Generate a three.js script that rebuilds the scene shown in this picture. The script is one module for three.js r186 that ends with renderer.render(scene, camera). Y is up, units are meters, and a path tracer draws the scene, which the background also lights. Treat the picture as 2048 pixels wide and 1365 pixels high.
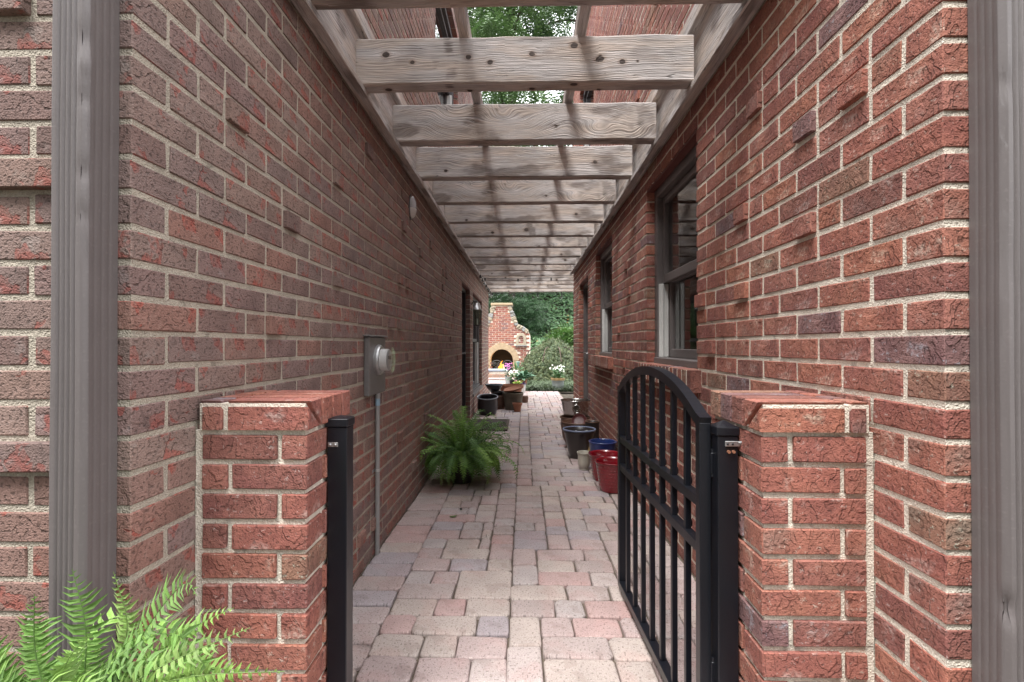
import * as THREE from 'three';
import { mergeGeometries } from 'three/addons/utils/BufferGeometryUtils.js';

// ------------------------------------------------------------------ camera, sky, sun, exposure
const EYE = 1.05;
const scene = new THREE.Scene();
const camera = new THREE.PerspectiveCamera(68.2, 1024 / 682, 0.05, 400);
camera.position.set(0, EYE, 0);
camera.rotation.order = 'YXZ';
camera.rotation.set(0.426 * Math.PI / 180, 1.364 * Math.PI / 180, 0);
camera.updateMatrixWorld(true);
camera.updateProjectionMatrix();

const renderer = new THREE.WebGLRenderer({ antialias: true });
renderer.toneMapping = THREE.LinearToneMapping;
renderer.toneMappingExposure = 3.5;
renderer.shadowMap.enabled = true;
renderer.shadowMap.type = THREE.PCFSoftShadowMap;

{ // bright overcast sky: a grey-white vault, brighter overhead, with soft cloud mottling
  const W = 256, H = 128, d = new Float32Array(W * H * 4);
  for (let j = 0; j < H; j++) for (let i = 0; i < W; i++) {
    const el = (j + 0.5) / H * Math.PI - Math.PI / 2, az = (i + 0.5) / W * Math.PI * 2, s = Math.sin(el), c = Math.cos(el);
    const x = c * Math.cos(az), z = c * Math.sin(az);
    const m = 1 + 0.10 * Math.sin(3.1 * x + 1.7 * s + 0.6) * Math.cos(2.3 * z - 2.9 * s) + 0.06 * Math.sin(7.3 * x - 5.1 * z + 4.0 * s);
    const b = (s > 0 ? 0.42 + 1.05 * s : 0.42 * Math.max(0.25, 1 + 3 * s)) * m * 1.1;
    const k = (j * W + i) * 4;
    d[k] = b * 0.985; d[k + 1] = b; d[k + 2] = b * 1.035; d[k + 3] = 1;
  }
  const t = new THREE.DataTexture(d, W, H, THREE.RGBAFormat, THREE.FloatType);
  t.mapping = THREE.EquirectangularReflectionMapping;
  t.magFilter = THREE.LinearFilter; t.minFilter = THREE.LinearFilter; t.wrapS = THREE.RepeatWrapping; t.needsUpdate = true;
  scene.background = t; scene.environment = t;
}
const sun = new THREE.DirectionalLight(new THREE.Color(1.0, 0.975, 0.945), 1.45);
sun.position.set(-5.2, 22, 5.4); sun.target.position.set(0, 0, -4);
sun.castShadow = true; sun.shadow.radius = 36; sun.shadow.mapSize.set(2048, 2048);
Object.assign(sun.shadow.camera, { left: -16, right: 16, top: 18, bottom: -18, near: 1, far: 70 });
scene.add(sun, sun.target);

// ------------------------------------------------------------------ helpers
function rnd(seed) { let s = seed | 0; return () => { s = (s + 0x6d2b79f5) | 0; let t = Math.imul(s ^ (s >>> 15), 1 | s); t = (t + Math.imul(t ^ (t >>> 7), 61 | t)) ^ t; return ((t ^ (t >>> 14)) >>> 0) / 4294967296; }; }
const R0 = rnd(11);
const rr = (a, b, r = R0) => a + (b - a) * r();
const clamp = (x, a = 0, b = 1) => Math.min(b, Math.max(a, x));
const sm = (a, b, x) => { const t = clamp((x - a) / (b - a)); return t * t * (3 - 2 * t); };
const mix = (a, b, t) => a + (b - a) * t;
const taken = new Map();
function numbered(n) { const k = taken.get(n) || 0; taken.set(n, k + 1); return k ? n + '_' + String(k).padStart(3, '0') : n; }
function tag(o, label, category, group) { o.userData.label = label; o.userData.category = category; if (group) o.userData.group = group; return o; }
function thing(name, label, category, pos = [0, 0, 0], group) { const g = new THREE.Group(); g.name = numbered(name); g.position.set(...pos); scene.add(g); return tag(g, label, category, group); }
function part(name, geo, mat, parent) { const m = new THREE.Mesh(geo, mat); m.name = name; parent.add(m); return m; }
function struct(name, geo, mat) { const m = new THREE.Mesh(geo, mat); m.name = name; m.userData.kind = 'structure'; scene.add(m); return m; }

// tileable value-gradient noise
function makeNoise(seed) {
  const r = rnd(seed), N = 64, gx = new Float32Array(N * N), gy = new Float32Array(N * N);
  for (let i = 0; i < N * N; i++) { const a = r() * 6.2832; gx[i] = Math.cos(a); gy[i] = Math.sin(a); }
  return (x, y, px, py) => { // periodic in px, py cells (<=64)
    const x0 = Math.floor(x), y0 = Math.floor(y), fx = x - x0, fy = y - y0;
    const xa = ((x0 % px) + px) % px, xb = (xa + 1) % px, ya = ((y0 % py) + py) % py, yb = (ya + 1) % py;
    const u = fx * fx * fx * (fx * (fx * 6 - 15) + 10), v = fy * fy * fy * (fy * (fy * 6 - 15) + 10);
    const d = (ix, iy, dx, dy) => { const k = (iy % N) * N + (ix % N); return gx[k] * dx + gy[k] * dy; };
    const a = d(xa, ya, fx, fy), b = d(xb, ya, fx - 1, fy), c = d(xa, yb, fx, fy - 1), e = d(xb, yb, fx - 1, fy - 1);
    return (a + (b - a) * u + (c - a) * v + (a - b - c + e) * u * v) * 1.5;
  };
}
// texture pair from f(u,v) -> [r,g,b,h,rough] in linear colour
function texPair(W, H, f, repeat = true) {
  const c = new Uint8Array(W * H * 4), b = new Uint8Array(W * H * 4), o = [0, 0, 0, 0.5];
  const enc = (x) => { x = clamp(x); return 255 * (x <= 0.0031308 ? 12.92 * x : 1.055 * Math.pow(x, 1 / 2.4) - 0.055); };
  for (let j = 0; j < H; j++) for (let i = 0; i < W; i++) {
    f(i / W, j / H, o);
    const k = (j * W + i) * 4;
    c[k] = enc(o[0]); c[k + 1] = enc(o[1]); c[k + 2] = enc(o[2]); c[k + 3] = 255;
    b[k] = b[k + 1] = b[k + 2] = 255 * clamp(o[3]); b[k + 3] = 255;
  }
  return [c, b].map((a, i) => {
    const t = new THREE.DataTexture(a, W, H, THREE.RGBAFormat);
    t.magFilter = THREE.LinearFilter; t.minFilter = THREE.LinearMipmapLinearFilter; t.generateMipmaps = true;
    t.wrapS = t.wrapT = repeat ? THREE.RepeatWrapping : THREE.ClampToEdgeWrapping;
    if (i === 0) t.colorSpace = THREE.SRGBColorSpace;
    t.needsUpdate = true; return t;
  });
}
const std = (o) => new THREE.MeshStandardMaterial(o);
const lin = (r, g, b) => new THREE.Color().setRGB(r, g, b);

// a box with chamfered, slightly uneven edges; uv in metres / T
function chamfer(w, h, d, c, jit, r, T = 0.6, off = [0, 0]) {
  const P = {}, S = [-1, 1];
  for (const sx of S) for (const sy of S) for (const sz of S) {
    const j = () => (r() * 2 - 1) * jit, X = sx * w / 2 + j(), Y = sy * h / 2 + j(), Z = sz * d / 2 + j(), e = c * (0.6 + 0.9 * r());
    P[[sx, sy, sz, 0]] = [X, Y - sy * e, Z - sz * e]; P[[sx, sy, sz, 1]] = [X - sx * e, Y, Z - sz * e]; P[[sx, sy, sz, 2]] = [X - sx * e, Y - sy * e, Z];
  }
  const pos = [], nor = [], uv = [];
  const tri = (a, b, cc) => {
    let ux = b[0] - a[0], uy = b[1] - a[1], uz = b[2] - a[2], vx = cc[0] - a[0], vy = cc[1] - a[1], vz = cc[2] - a[2];
    let nx = uy * vz - uz * vy, ny = uz * vx - ux * vz, nz = ux * vy - uy * vx; const l = Math.hypot(nx, ny, nz) || 1; nx /= l; ny /= l; nz /= l;
    if (nx * (a[0] + b[0] + cc[0]) + ny * (a[1] + b[1] + cc[1]) + nz * (a[2] + b[2] + cc[2]) < 0) { [b, cc] = [cc, b]; nx = -nx; ny = -ny; nz = -nz; }
    const ax = Math.abs(nx), ay = Math.abs(ny), az = Math.abs(nz);
    for (const q of [a, b, cc]) {
      pos.push(...q); nor.push(nx, ny, nz);
      if (ax >= ay && ax >= az) uv.push(q[2] / T + off[0], q[1] / T + off[1]); else if (az >= ay) uv.push(q[0] / T + off[0], q[1] / T + off[1]); else uv.push((q[0] + 0.37) / T + off[0], (q[2] + 0.21) / T + off[1]);
    }
  };
  const quad = (a, b, cc, dd) => { tri(a, b, cc); tri(a, cc, dd); };
  for (const s of S) {
    quad(P[[s, -1, -1, 0]], P[[s, 1, -1, 0]], P[[s, 1, 1, 0]], P[[s, -1, 1, 0]]);
    quad(P[[-1, s, -1, 1]], P[[1, s, -1, 1]], P[[1, s, 1, 1]], P[[-1, s, 1, 1]]);
    quad(P[[-1, -1, s, 2]], P[[1, -1, s, 2]], P[[1, 1, s, 2]], P[[-1, 1, s, 2]]);
    for (const t of S) {
      quad(P[[s, t, -1, 0]], P[[s, t, 1, 0]], P[[s, t, 1, 1]], P[[s, t, -1, 1]]);
      quad(P[[s, -1, t, 0]], P[[s, 1, t, 0]], P[[s, 1, t, 2]], P[[s, -1, t, 2]]);
      quad(P[[-1, s, t, 1]], P[[1, s, t, 1]], P[[1, s, t, 2]], P[[-1, s, t, 2]]);
      for (const q of S) tri(P[[s, t, q, 0]], P[[s, t, q, 1]], P[[s, t, q, 2]]);
    }
  }
  const g = new THREE.BufferGeometry();
  g.setAttribute('position', new THREE.Float32BufferAttribute(pos, 3)); g.setAttribute('normal', new THREE.Float32BufferAttribute(nor, 3)); g.setAttribute('uv', new THREE.Float32BufferAttribute(uv, 2));
  return g;
}
const _r = rnd(5);
// chamfered box between corners, world placed
function bar(x0, x1, y0, y1, z0, z1, c = 0.003, T = 0.6, off) { const g = chamfer(Math.abs(x1 - x0), Math.abs(y1 - y0), Math.abs(z1 - z0), c, 0, _r, T, off || [_r(), _r()]); g.translate((x0 + x1) / 2, (y0 + y1) / 2, (z0 + z1) / 2); return g; }
function tube(pts, r, seg = 24, rad = 8) { const g = new THREE.TubeGeometry(new THREE.CatmullRomCurve3(pts.map((p) => new THREE.Vector3(...p))), seg, r, rad, false); return g; }
function cyl(r0, r1, h, x, y, z, n = 20) { const g = new THREE.CylinderGeometry(r1, r0, h, n); g.translate(x, y + h / 2, z); return g; }
function noIdx(g) { return g.index ? g.toNonIndexed() : g; }
function join(list) { return mergeGeometries(list.map((g) => { const q = noIdx(g); for (const k of Object.keys(q.attributes)) if (!['position', 'normal', 'uv'].includes(k)) q.deleteAttribute(k); return q; })); }
// triangle soup with colours, for pieces that stay joined
class Soup {
  constructor() { this.p = []; this.n = []; this.u = []; this.c = []; }
  add(g, m, col) {
    const P = g.attributes.position.array, N = g.attributes.normal.array, U = g.attributes.uv.array, e = m.elements;
    for (let i = 0, k = 0; i < P.length; i += 3, k += 2) {
      const x = P[i], y = P[i + 1], z = P[i + 2], a = N[i], b = N[i + 1], c = N[i + 2];
      this.p.push(e[0] * x + e[4] * y + e[8] * z + e[12], e[1] * x + e[5] * y + e[9] * z + e[13], e[2] * x + e[6] * y + e[10] * z + e[14]);
      this.n.push(e[0] * a + e[4] * b + e[8] * c, e[1] * a + e[5] * b + e[9] * c, e[2] * a + e[6] * b + e[10] * c);
      this.u.push(U[k], U[k + 1]); if (col) this.c.push(col.r, col.g, col.b);
    }
  }
  geo() {
    const g = new THREE.BufferGeometry();
    g.setAttribute('position', new THREE.Float32BufferAttribute(this.p, 3)); g.setAttribute('normal', new THREE.Float32BufferAttribute(this.n, 3)); g.setAttribute('uv', new THREE.Float32BufferAttribute(this.u, 2));
    if (this.c.length) g.setAttribute('color', new THREE.Float32BufferAttribute(this.c, 3));
    return g;
  }
}
const M4 = (x, y, z, rx = 0, ry = 0, rz = 0, s = 1) => new THREE.Matrix4().compose(new THREE.Vector3(x, y, z), new THREE.Quaternion().setFromEuler(new THREE.Euler(rx, ry, rz, 'YXZ')), typeof s === 'number' ? new THREE.Vector3(s, s, s) : new THREE.Vector3(...s));

// ------------------------------------------------------------------ surface textures (matter only)
const nA = makeNoise(1), nB = makeNoise(2), nC = makeNoise(3);
const fbm = (n, u, v, f, o) => { let s = 0, a = 0.5; for (let i = 0; i < o; i++) { s += a * n(u * f + i * 7.3, v * f + i * 3.1, f, f); f *= 2; if (f > 64) { f = 64; } a *= 0.5; } return s; };
// torn clay: ragged terraces of a warped, stretched noise; returns height 0..1 and the ragged edge
function torn(u, v, n1, n2, fx, fy, steps, out) {
  const wx = 0.016 * n2(u * 15, v * 15, 15, 15) + 0.006 * n1(u * 44, v * 44, 44, 44), wy = 0.012 * n1(u * 19, v * 19, 19, 19) + 0.005 * n2(u * 52, v * 52, 52, 52);
  const q = (n1((u + wx) * fx, (v + wy) * fy, fx, fy) * 0.6 + n2((u + wx) * fx * 2 + 3.3, (v + wy) * fy * 2 + 1.7, fx * 2, fy * 2) * 0.34 + 0.6) * steps, k = Math.floor(q), f = q - k;
  out[0] = (k + sm(0, 0.16, f)) / steps; out[1] = 1 - sm(0.0, 0.14, Math.abs(f - 0.06));
}
const _t = [0, 0];
const brownTex = texPair(1024, 1024, (u, v, o) => {
  torn(u, v, nA, nB, 7, 8, 2.4, _t); const h = _t[0], edge = _t[1] * sm(-0.25, 0.25, nC(u * 14, v * 14, 14, 14));
  const a = fbm(nA, u + 0.012 * nB(u * 30, v * 30, 30, 30), v + 0.012 * nC(u * 30, v * 30, 30, 30), 8, 4), fl = sm(0.2, 0.225, a + 0.05 * (0.5 - h)) * (0.55 + 0.45 * sm(-0.3, 0.3, nC(u * 31, v * 31, 31, 31)));
  const grain = nB(u * 150, v * 150, 50, 50), fine = nA(u * 236, v * 236, 59, 59), tone = fbm(nC, u, v, 5, 5), pit = sm(0.34, 0.5, nC(u * 84 + grain * 0.4, v * 84, 42, 42) + 0.2 * tone);
  const wht = sm(0.26, 0.44, fbm(nB, u + 0.3, v + 0.1, 11, 5)) * 0.6;
  const t = (1 + 0.42 * tone + 0.15 * grain + 0.12 * fine) * (1 - 0.4 * pit);
  let r = 0.228 * t, g = 0.156 * t, b = 0.134 * t;
  r = mix(r, 0.27 * t, fl); g = mix(g, 0.1 * t, fl); b = mix(b, 0.08 * t, fl);
  const m = 1 - 0.34 * edge; r *= m; g *= m; b *= m;
  r = mix(r, 0.42, wht * 0.4); g = mix(g, 0.38, wht * 0.4); b = mix(b, 0.35, wht * 0.4);
  o[0] = r; o[1] = g; o[2] = b; o[3] = 0.22 + 0.42 * h + 0.10 * grain + 0.09 * fine + 0.1 * tone - 0.14 * fl - 0.2 * pit;
});
const redTex = texPair(1024, 1024, (u, v, o) => {
  torn(u, v, nB, nA, 13, 7, 3.0, _t); const h = _t[0], edge = _t[1] * sm(-0.3, 0.2, nC(u * 13, v * 13, 13, 13));
  const tone = fbm(nC, u, v, 6, 5), big = fbm(nA, u + 0.13, v + 0.37, 3, 3), fine = nB(u * 180, v * 180, 60, 60), mid = nA(u * 57, v * 57, 57, 57), pit = sm(0.38, 0.52, nA(u * 92 + mid * 0.5, v * 92 + fine * 0.3, 46, 46));
  const sw = nC(u * 73 + mid * 1.3, v * 73 + fine * 0.6, 73 > 64 ? 61 : 61, 61), speck = sm(0.44, 0.56, sw) * sm(0.0, 0.3, nB(u * 23, v * 23, 23, 23)), lime = sm(0.2, 0.44, fbm(nA, u + 0.41, v + 0.77, 7, 5)) * (0.25 + 0.75 * sm(-0.25, 0.35, mid));
  const dusk = sm(0.16, 0.5, big + 0.35 * tone);
  const t = (1 + 0.40 * tone + 0.12 * fine + 0.14 * mid + 0.25 * (h - 0.5)) * (1 - 0.35 * pit);
  let r = 0.278 * t, g = 0.112 * t * (1 + 0.12 * tone), b = 0.085 * t;
  r = mix(r, 0.19 * t, dusk * 0.7); g = mix(g, 0.118 * t, dusk * 0.7); b = mix(b, 0.102 * t, dusk * 0.7);
  const m = 1 - 0.4 * edge; r *= m; g *= m; b *= m;
  const w = clamp(speck * 0.5 + lime * 0.5); r = mix(r, 0.52, w); g = mix(g, 0.44, w); b = mix(b, 0.39, w);
  o[0] = r; o[1] = g; o[2] = b; o[3] = 0.15 + 0.6 * h + 0.08 * tone + 0.08 * fine + 0.09 * mid - 0.16 * pit;
});
const mortarTex = texPair(512, 512, (u, v, o) => {
  const g1 = nA(u * 128, v * 128, 64, 64), g2 = nB(u * 64, v * 64, 64, 64), t = fbm(nC, u, v, 6, 4), dark = sm(0.22, 0.42, fbm(nB, u, v, 9, 3));
  const k = (1 + 0.26 * t + 0.14 * g1 + 0.12 * g2) * (1 - 0.32 * dark);
  o[0] = 0.70 * k; o[1] = 0.63 * k; o[2] = 0.53 * k; o[3] = 0.5 + 0.22 * g1 + 0.16 * g2 + 0.2 * t;
});
const paverTex = texPair(1024, 1024, (u, v, o) => {
  const g1 = nA(u * 256, v * 256, 64, 64), g2 = nB(u * 128, v * 128, 64, 64), t = fbm(nC, u, v, 5, 4), pk = fbm(nA, u + 0.2, v, 4, 3);
  const pit = sm(0.40, 0.55, nB(u * 90, v * 90, 45, 45)), sp = sm(0.46, 0.6, nC(u * 200, v * 200, 50, 50)), st = sm(0.24, 0.34, fbm(nB, u + 0.6, v + 0.2, 6, 4)) ;
  let k = 1 + 0.2 * t + 0.16 * g1 + 0.1 * g2;
  let r = 0.40 * k, g = 0.345 * k, b = 0.332 * k;
  const p = sm(0.0, 0.3, pk) * 0.55; r = mix(r, 0.40 * k, p); g = mix(g, 0.30 * k, p); b = mix(b, 0.285 * k, p);
  r = mix(r, 0.62, sp * 0.5); g = mix(g, 0.58, sp * 0.5); b = mix(b, 0.54, sp * 0.5);
  const m = 1 - 0.35 * pit; r *= m; g *= m; b *= m;
  r = mix(r, 0.22, st * 0.28); g = mix(g, 0.165, st * 0.28); b = mix(b, 0.145, st * 0.28);
  o[0] = r; o[1] = g; o[2] = b; o[3] = 0.6 + 0.2 * g1 + 0.15 * g2 + 0.12 * t - 0.35 * pit;
});
// weathered timber; knots = [x,y,radius] in metres on a 1.5 x 0.375 m sheet, stains = [x,y,halfwidth,strength]
function woodTex(seed, knots, stains, wave, tint = 1) {
  const n1 = makeNoise(seed), n2 = makeNoise(seed + 50);
  return texPair(1536, 384, (u, v, o) => {
    const x = u * 1.5, y = v * 0.375; let yy = y + wave * (0.024 * n1(u * 3, v * 2, 3, 2) + 0.012 * n2(u * 7, v * 3, 7, 3)), kn = 0, halo = 0;
    for (const [kx, ky, kr] of knots) {
      const dx = (x - kx), dy = (y - ky), d = Math.hypot(dx * 0.8, dy); const f = Math.exp(-((dx / (kr * 3)) ** 2)) ;
      yy += dy / (Math.abs(dy) + kr) * kr * 1.2 * f * Math.exp(-Math.abs(dy) / (kr * 3)) * -1;
      kn = Math.max(kn, 1 - sm(kr * 0.75, kr * 1.02, d + 0.0016 * n1(u * 60, v * 30, 60, 30))); halo = Math.max(halo, (1 - sm(kr, kr * 1.9, d)));
    }
    const ring = n2(u * 2.0, yy * 210, 2, 64) , fib = n1(u * 26, yy * 620, 26, 64), fib2 = n2(u * 9, yy * 330, 9, 64), blot = fbm(n1, u, v, 5, 4);
    const chk = (1 - sm(0, 0.05, Math.abs(n1(u * 5, yy * 74 + 9, 5, 64)))) * sm(0.12, 0.3, n2(u * 6, v * 9, 6, 9));
    let k = 1 + 0.24 * ring + 0.26 * fib + 0.22 * fib2 + 0.4 * blot;
    const warm = sm(-0.25, 0.3, fbm(n2, u, v, 4, 3) + 0.25 * fib2) * 0.9;
    let r = mix(0.47, 0.45, warm) * k, g = mix(0.435, 0.375, warm) * k, b = mix(0.42, 0.322, warm) * k;
    const ds = 1 - 0.55 * chk; r *= ds; g *= ds; b *= ds;
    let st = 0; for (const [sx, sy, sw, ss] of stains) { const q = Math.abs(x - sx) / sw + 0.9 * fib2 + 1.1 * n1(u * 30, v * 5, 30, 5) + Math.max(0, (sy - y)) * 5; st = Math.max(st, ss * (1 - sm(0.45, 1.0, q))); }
    st = Math.max(st, (wave > 0.6 ? 0.85 : 0.45) * sm(0.12, 0.34, fbm(n2, u + 0.5, v * 0.6, 4, 4) + 0.12 * fib2 + 0.08 * fib));
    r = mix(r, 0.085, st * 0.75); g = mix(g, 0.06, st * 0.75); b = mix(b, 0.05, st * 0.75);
    r = mix(r, r * 0.8, halo); g = mix(g, g * 0.74, halo); b = mix(b, b * 0.7, halo);
    r = mix(r, 0.05 + 0.04 * (fib + 0.5), kn); g = mix(g, 0.038 + 0.03 * (fib + 0.5), kn); b = mix(b, 0.036 + 0.02 * (fib + 0.5), kn);
    o[0] = r * tint; o[1] = g * tint; o[2] = b * tint; o[3] = 0.55 + 0.16 * ring + 0.16 * fib + 0.14 * fib2 - 0.35 * chk - 0.2 * kn;
  });
}
console.log('textures 1');
// ------------------------------------------------------------------ masonry
const XL = -0.752, XR = 0.775, ZF = -0.947;          // alley faces and the street front of both houses
const C0 = 1.073, CH = 0.0677, BL = 0.1902, BH = 0.0551, BD = 0.092, J = 0.0126, PITCH = BL + J;
const lineY = (k) => C0 + CH * k;
const brownTints = [[1, 1, 1], [0.9, 0.9, 0.93], [1.08, 1.04, 1.0], [1.14, 0.9, 0.83], [0.95, 0.9, 0.94], [1.12, 1.12, 1.1], [0.86, 0.8, 0.81], [1.06, 0.94, 0.9], [1.0, 0.95, 0.91]].map((a) => lin(...a));
const redTints = [[1, 1, 1], [1.08, 1.05, 0.98], [0.84, 0.82, 0.86], [0.66, 0.86, 1.08], [0.92, 1.18, 1.08], [0.74, 0.74, 0.76], [1.12, 1.06, 0.92], [0.95, 0.85, 0.85], [1.05, 0.95, 0.9]].map((a) => lin(...a));
const redWeights = [0, 0, 1, 1, 2, 3, 4, 5, 6, 7, 7, 8, 8, 0, 2, 0, 1, 8, 7, 6], brownWeights = [0, 0, 1, 2, 3, 4, 4, 5, 6, 7, 8, 1];
const brick = (tex, bs) => ({ map: tex[0], bumpMap: tex[1], bumpScale: bs, roughness: 0.93, metalness: 0 });
function family(tex, tints, weights, bs, seed) {
  return { mats: tints.map((c) => std({ ...brick(tex, bs), color: c })), soupMat: std({ ...brick(tex, bs), vertexColors: true }), tints, weights, r: rnd(seed), geos: new Map() };
}
const BROWN = family(brownTex, brownTints, brownWeights, 0.0055, 21), RED = family(redTex, redTints, redWeights, 0.0065, 22);
const mortarBrown = std({ map: mortarTex[0], bumpMap: mortarTex[1], bumpScale: 0.005, roughness: 0.96, color: lin(0.58, 0.57, 0.55) });
const mortarMat = std({ map: mortarTex[0], bumpMap: mortarTex[1], bumpScale: 0.004, roughness: 0.96 });
function brickGeo(fam, sx, sy, sz, variants = 6) {
  const q = (a) => Math.round(a * 200) / 200, key = [q(sx), q(sy), q(sz)].join(); let l = fam.geos.get(key);
  if (!l) { l = []; fam.geos.set(key, l); }
  if (l.length < variants) { const g = chamfer(sx, sy, sz, 0.002, 0.0012, fam.r, 0.6, [fam.r(), fam.r()]); l.push(g); return g; }
  return l[Math.floor(fam.r() * l.length)];
}
// lay a list of bricks under "parent": the ones that show largest as meshes of their own, the rest joined
function lay(list, fam, parent, limit, tintOf) {
  const v = new THREE.Vector3();
  for (const b of list) {
    v.set(b.x, b.y, b.z).project(camera); const d = Math.hypot(b.x, b.y - EYE, b.z);
    const cosA = Math.abs(b.n === 'x' ? b.x : b.n === 'z' ? b.z : b.y - EYE) / d;
    const seen = Math.abs(v.x) < 1.06 && Math.abs(v.y) < 1.06 && v.z < 1 && !b.hidden && !(b.y > 2.15 && b.z < -1.5);
    b.score = seen ? cosA / (d * d) : 0;
    const w = fam.weights; b.t = tintOf ? tintOf(b) : w[Math.floor(fam.r() * w.length)];
  }
  list.sort((a, b) => b.score - a.score);
  const soup = new Soup();
  list.forEach((b, i) => {
    const g = brickGeo(fam, b.sx, b.sy, b.sz, 8), j = (a) => (fam.r() * 2 - 1) * a;
    const pr = j(0.001), m = [b.x + (b.n === 'x' ? pr : 0), b.y + j(0.0012), b.z + (b.n === 'z' ? pr : 0), j(0.004), j(0.004), j(0.005)];
    if (i < limit && b.score > 0) { const o = part('brick', g, fam.mats[b.t], parent); o.position.set(m[0], m[1], m[2]); o.rotation.set(m[3], m[4], m[5]); }
    else soup.add(g, M4(...m), fam.tints[b.t].clone().multiplyScalar(0.92 + 0.16 * fam.r()));
  });
  if (soup.p.length) { const s = part('brickwork', soup.geo(), fam.soupMat, parent); s.userData.kind = 'stuff'; }
}
// one running-bond wall along the alley (side -1 = left house, +1 = right house); openings [z0,z1,y0,y1] with positive depths
function alleyBricks(side, zEnd, k0, k1, stretcherFirst, openings, proud, zStart = ZF, corner = true) {
  const plane = side < 0 ? XL : XR, out = []; const L = -zEnd + zStart;
  for (let k = k0; k < k1; k++) {
    const y = lineY(k) + CH / 2, st = (((k % 2) + 2) % 2 === 0) === stretcherFirst; let u = 0, first = true;
    while (u < L - 0.03) {
      let len = first && corner ? (st ? BL : BD) : first && !st ? BD : BL; len = Math.min(len, L - u);
      let segs = [[u, u + len]];
      for (const [a, b, y0, y1] of openings) if (y > y0 && y < y1) {
        const A = a + zStart, B = b + zStart, n = [];
        for (const [s, e] of segs) { if (e <= A) n.push([s, A - e < 0.045 ? A : e]); else if (s >= B) n.push([s - B < 0.045 ? B : s, e]); else { if (A - s > 0.02) n.push([s, A - (e > A ? 0 : 0)]); if (e - B > 0.02) n.push([B, e]); } }
        segs = n;
      }
      for (const [s, e] of segs) {
        const pr = proud.some(([pu, pk]) => pk === k && pu > s - 0.02 && pu < e + 0.02) ? 0.013 : 0;
        const isCorner = first && corner && s === 0, dx = isCorner && !st ? BL : BD;
        let S = s, E = e; if (pr && e - s > 0.15) { S = (s + e) / 2 + J / 2; const F = S - J; out.push({ x: plane + side * BD / 2, y, z: zStart - (s + F) / 2, sx: BD, sy: BH, sz: F - s, n: 'x' }); }
        out.push({ x: plane + side * (dx / 2 - pr), y, z: zStart - (S + E) / 2, sx: dx, sy: BH, sz: E - S, n: 'x' });
      }
      u += len + J; first = false;
    }
  }
  return out;
}
function frontBricks(side, width, k0, k1, stretcherFirst, proud) { // street fronts, facing +z
  const x0 = side < 0 ? XL : XR, out = [];
  for (let k = k0; k < k1; k++) {
    const y = lineY(k) + CH / 2, st = (((k % 2) + 2) % 2 === 0) === stretcherFirst; let u = (st ? BD : BL) + J;
    while (u < width) {
      const pr = proud.some(([px, pk]) => pk === k && Math.abs(Math.abs(px - x0) - u - BL / 2) < BL / 2) ? 0.018 : 0;
      out.push({ x: x0 + side * (u + BL / 2), y, z: ZF - BD / 2 + pr, sx: BL, sy: BH, sz: BD, n: 'z' }); u += PITCH;
    }
  }
  return out;
}
// mortar slab along the alley, with holes; back and roof slabs close the house
function slabGeo(side, zs, ze, y0, y1, holes, t = 0.2) {
  const s = new THREE.Shape([[-zs, y0], [-ze, y0], [-ze, y1], [-zs, y1]].map((p) => new THREE.Vector2(...p)));
  const e = 0.008;
  for (const [a, b, c, d] of holes) s.holes.push(new THREE.Path([[a - e, c - e], [a - e, d + e], [b + e, d + e], [b + e, c - e]].map((p) => new THREE.Vector2(...p))));
  const g = new THREE.ExtrudeGeometry(s, { depth: t, bevelEnabled: false });
  const plane = (side < 0 ? XL : XR) + side * 0.0028; const P = g.attributes.position, N = g.attributes.normal, U = g.attributes.uv;
  for (let i = 0; i < P.count; i++) {
    const a = P.getX(i), y = P.getY(i), d = P.getZ(i), na = N.getX(i), ny = N.getY(i), nd = N.getZ(i);
    P.setXYZ(i, plane + side * d, y, -a); N.setXYZ(i, side * nd, ny, -na); U.setXY(i, (a + d) / 0.4, y / 0.4);
  }
  if (side < 0) { const n = P.count; const sw = (A, w) => { for (let i = 0; i < n; i += 3) for (let c = 0; c < w; c++) { const k = (i + 1) * w + c, l = (i + 2) * w + c, v = A.array[k]; A.array[k] = A.array[l]; A.array[l] = v; } }; sw(P, 3); sw(N, 3); sw(U, 2); }
  return g;
}
const uvScale = (g, T) => { const P = g.attributes.position, N = g.attributes.normal, U = g.attributes.uv; for (let i = 0; i < P.count; i++) { const a = Math.abs(N.getX(i)), b = Math.abs(N.getY(i)), c = Math.abs(N.getZ(i)); if (a >= b && a >= c) U.setXY(i, P.getZ(i) / T, P.getY(i) / T); else if (c >= b) U.setXY(i, P.getX(i) / T, P.getY(i) / T); else U.setXY(i, P.getX(i) / T, P.getZ(i) / T); } return g; };
const box = (x0, x1, y0, y1, z0, z1) => { const g = new THREE.BoxGeometry(Math.abs(x1 - x0), Math.abs(y1 - y0), Math.abs(z1 - z0)); g.translate((x0 + x1) / 2, (y0 + y1) / 2, (z0 + z1) / 2); return uvScale(noIdx(g), 0.4); };

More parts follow.
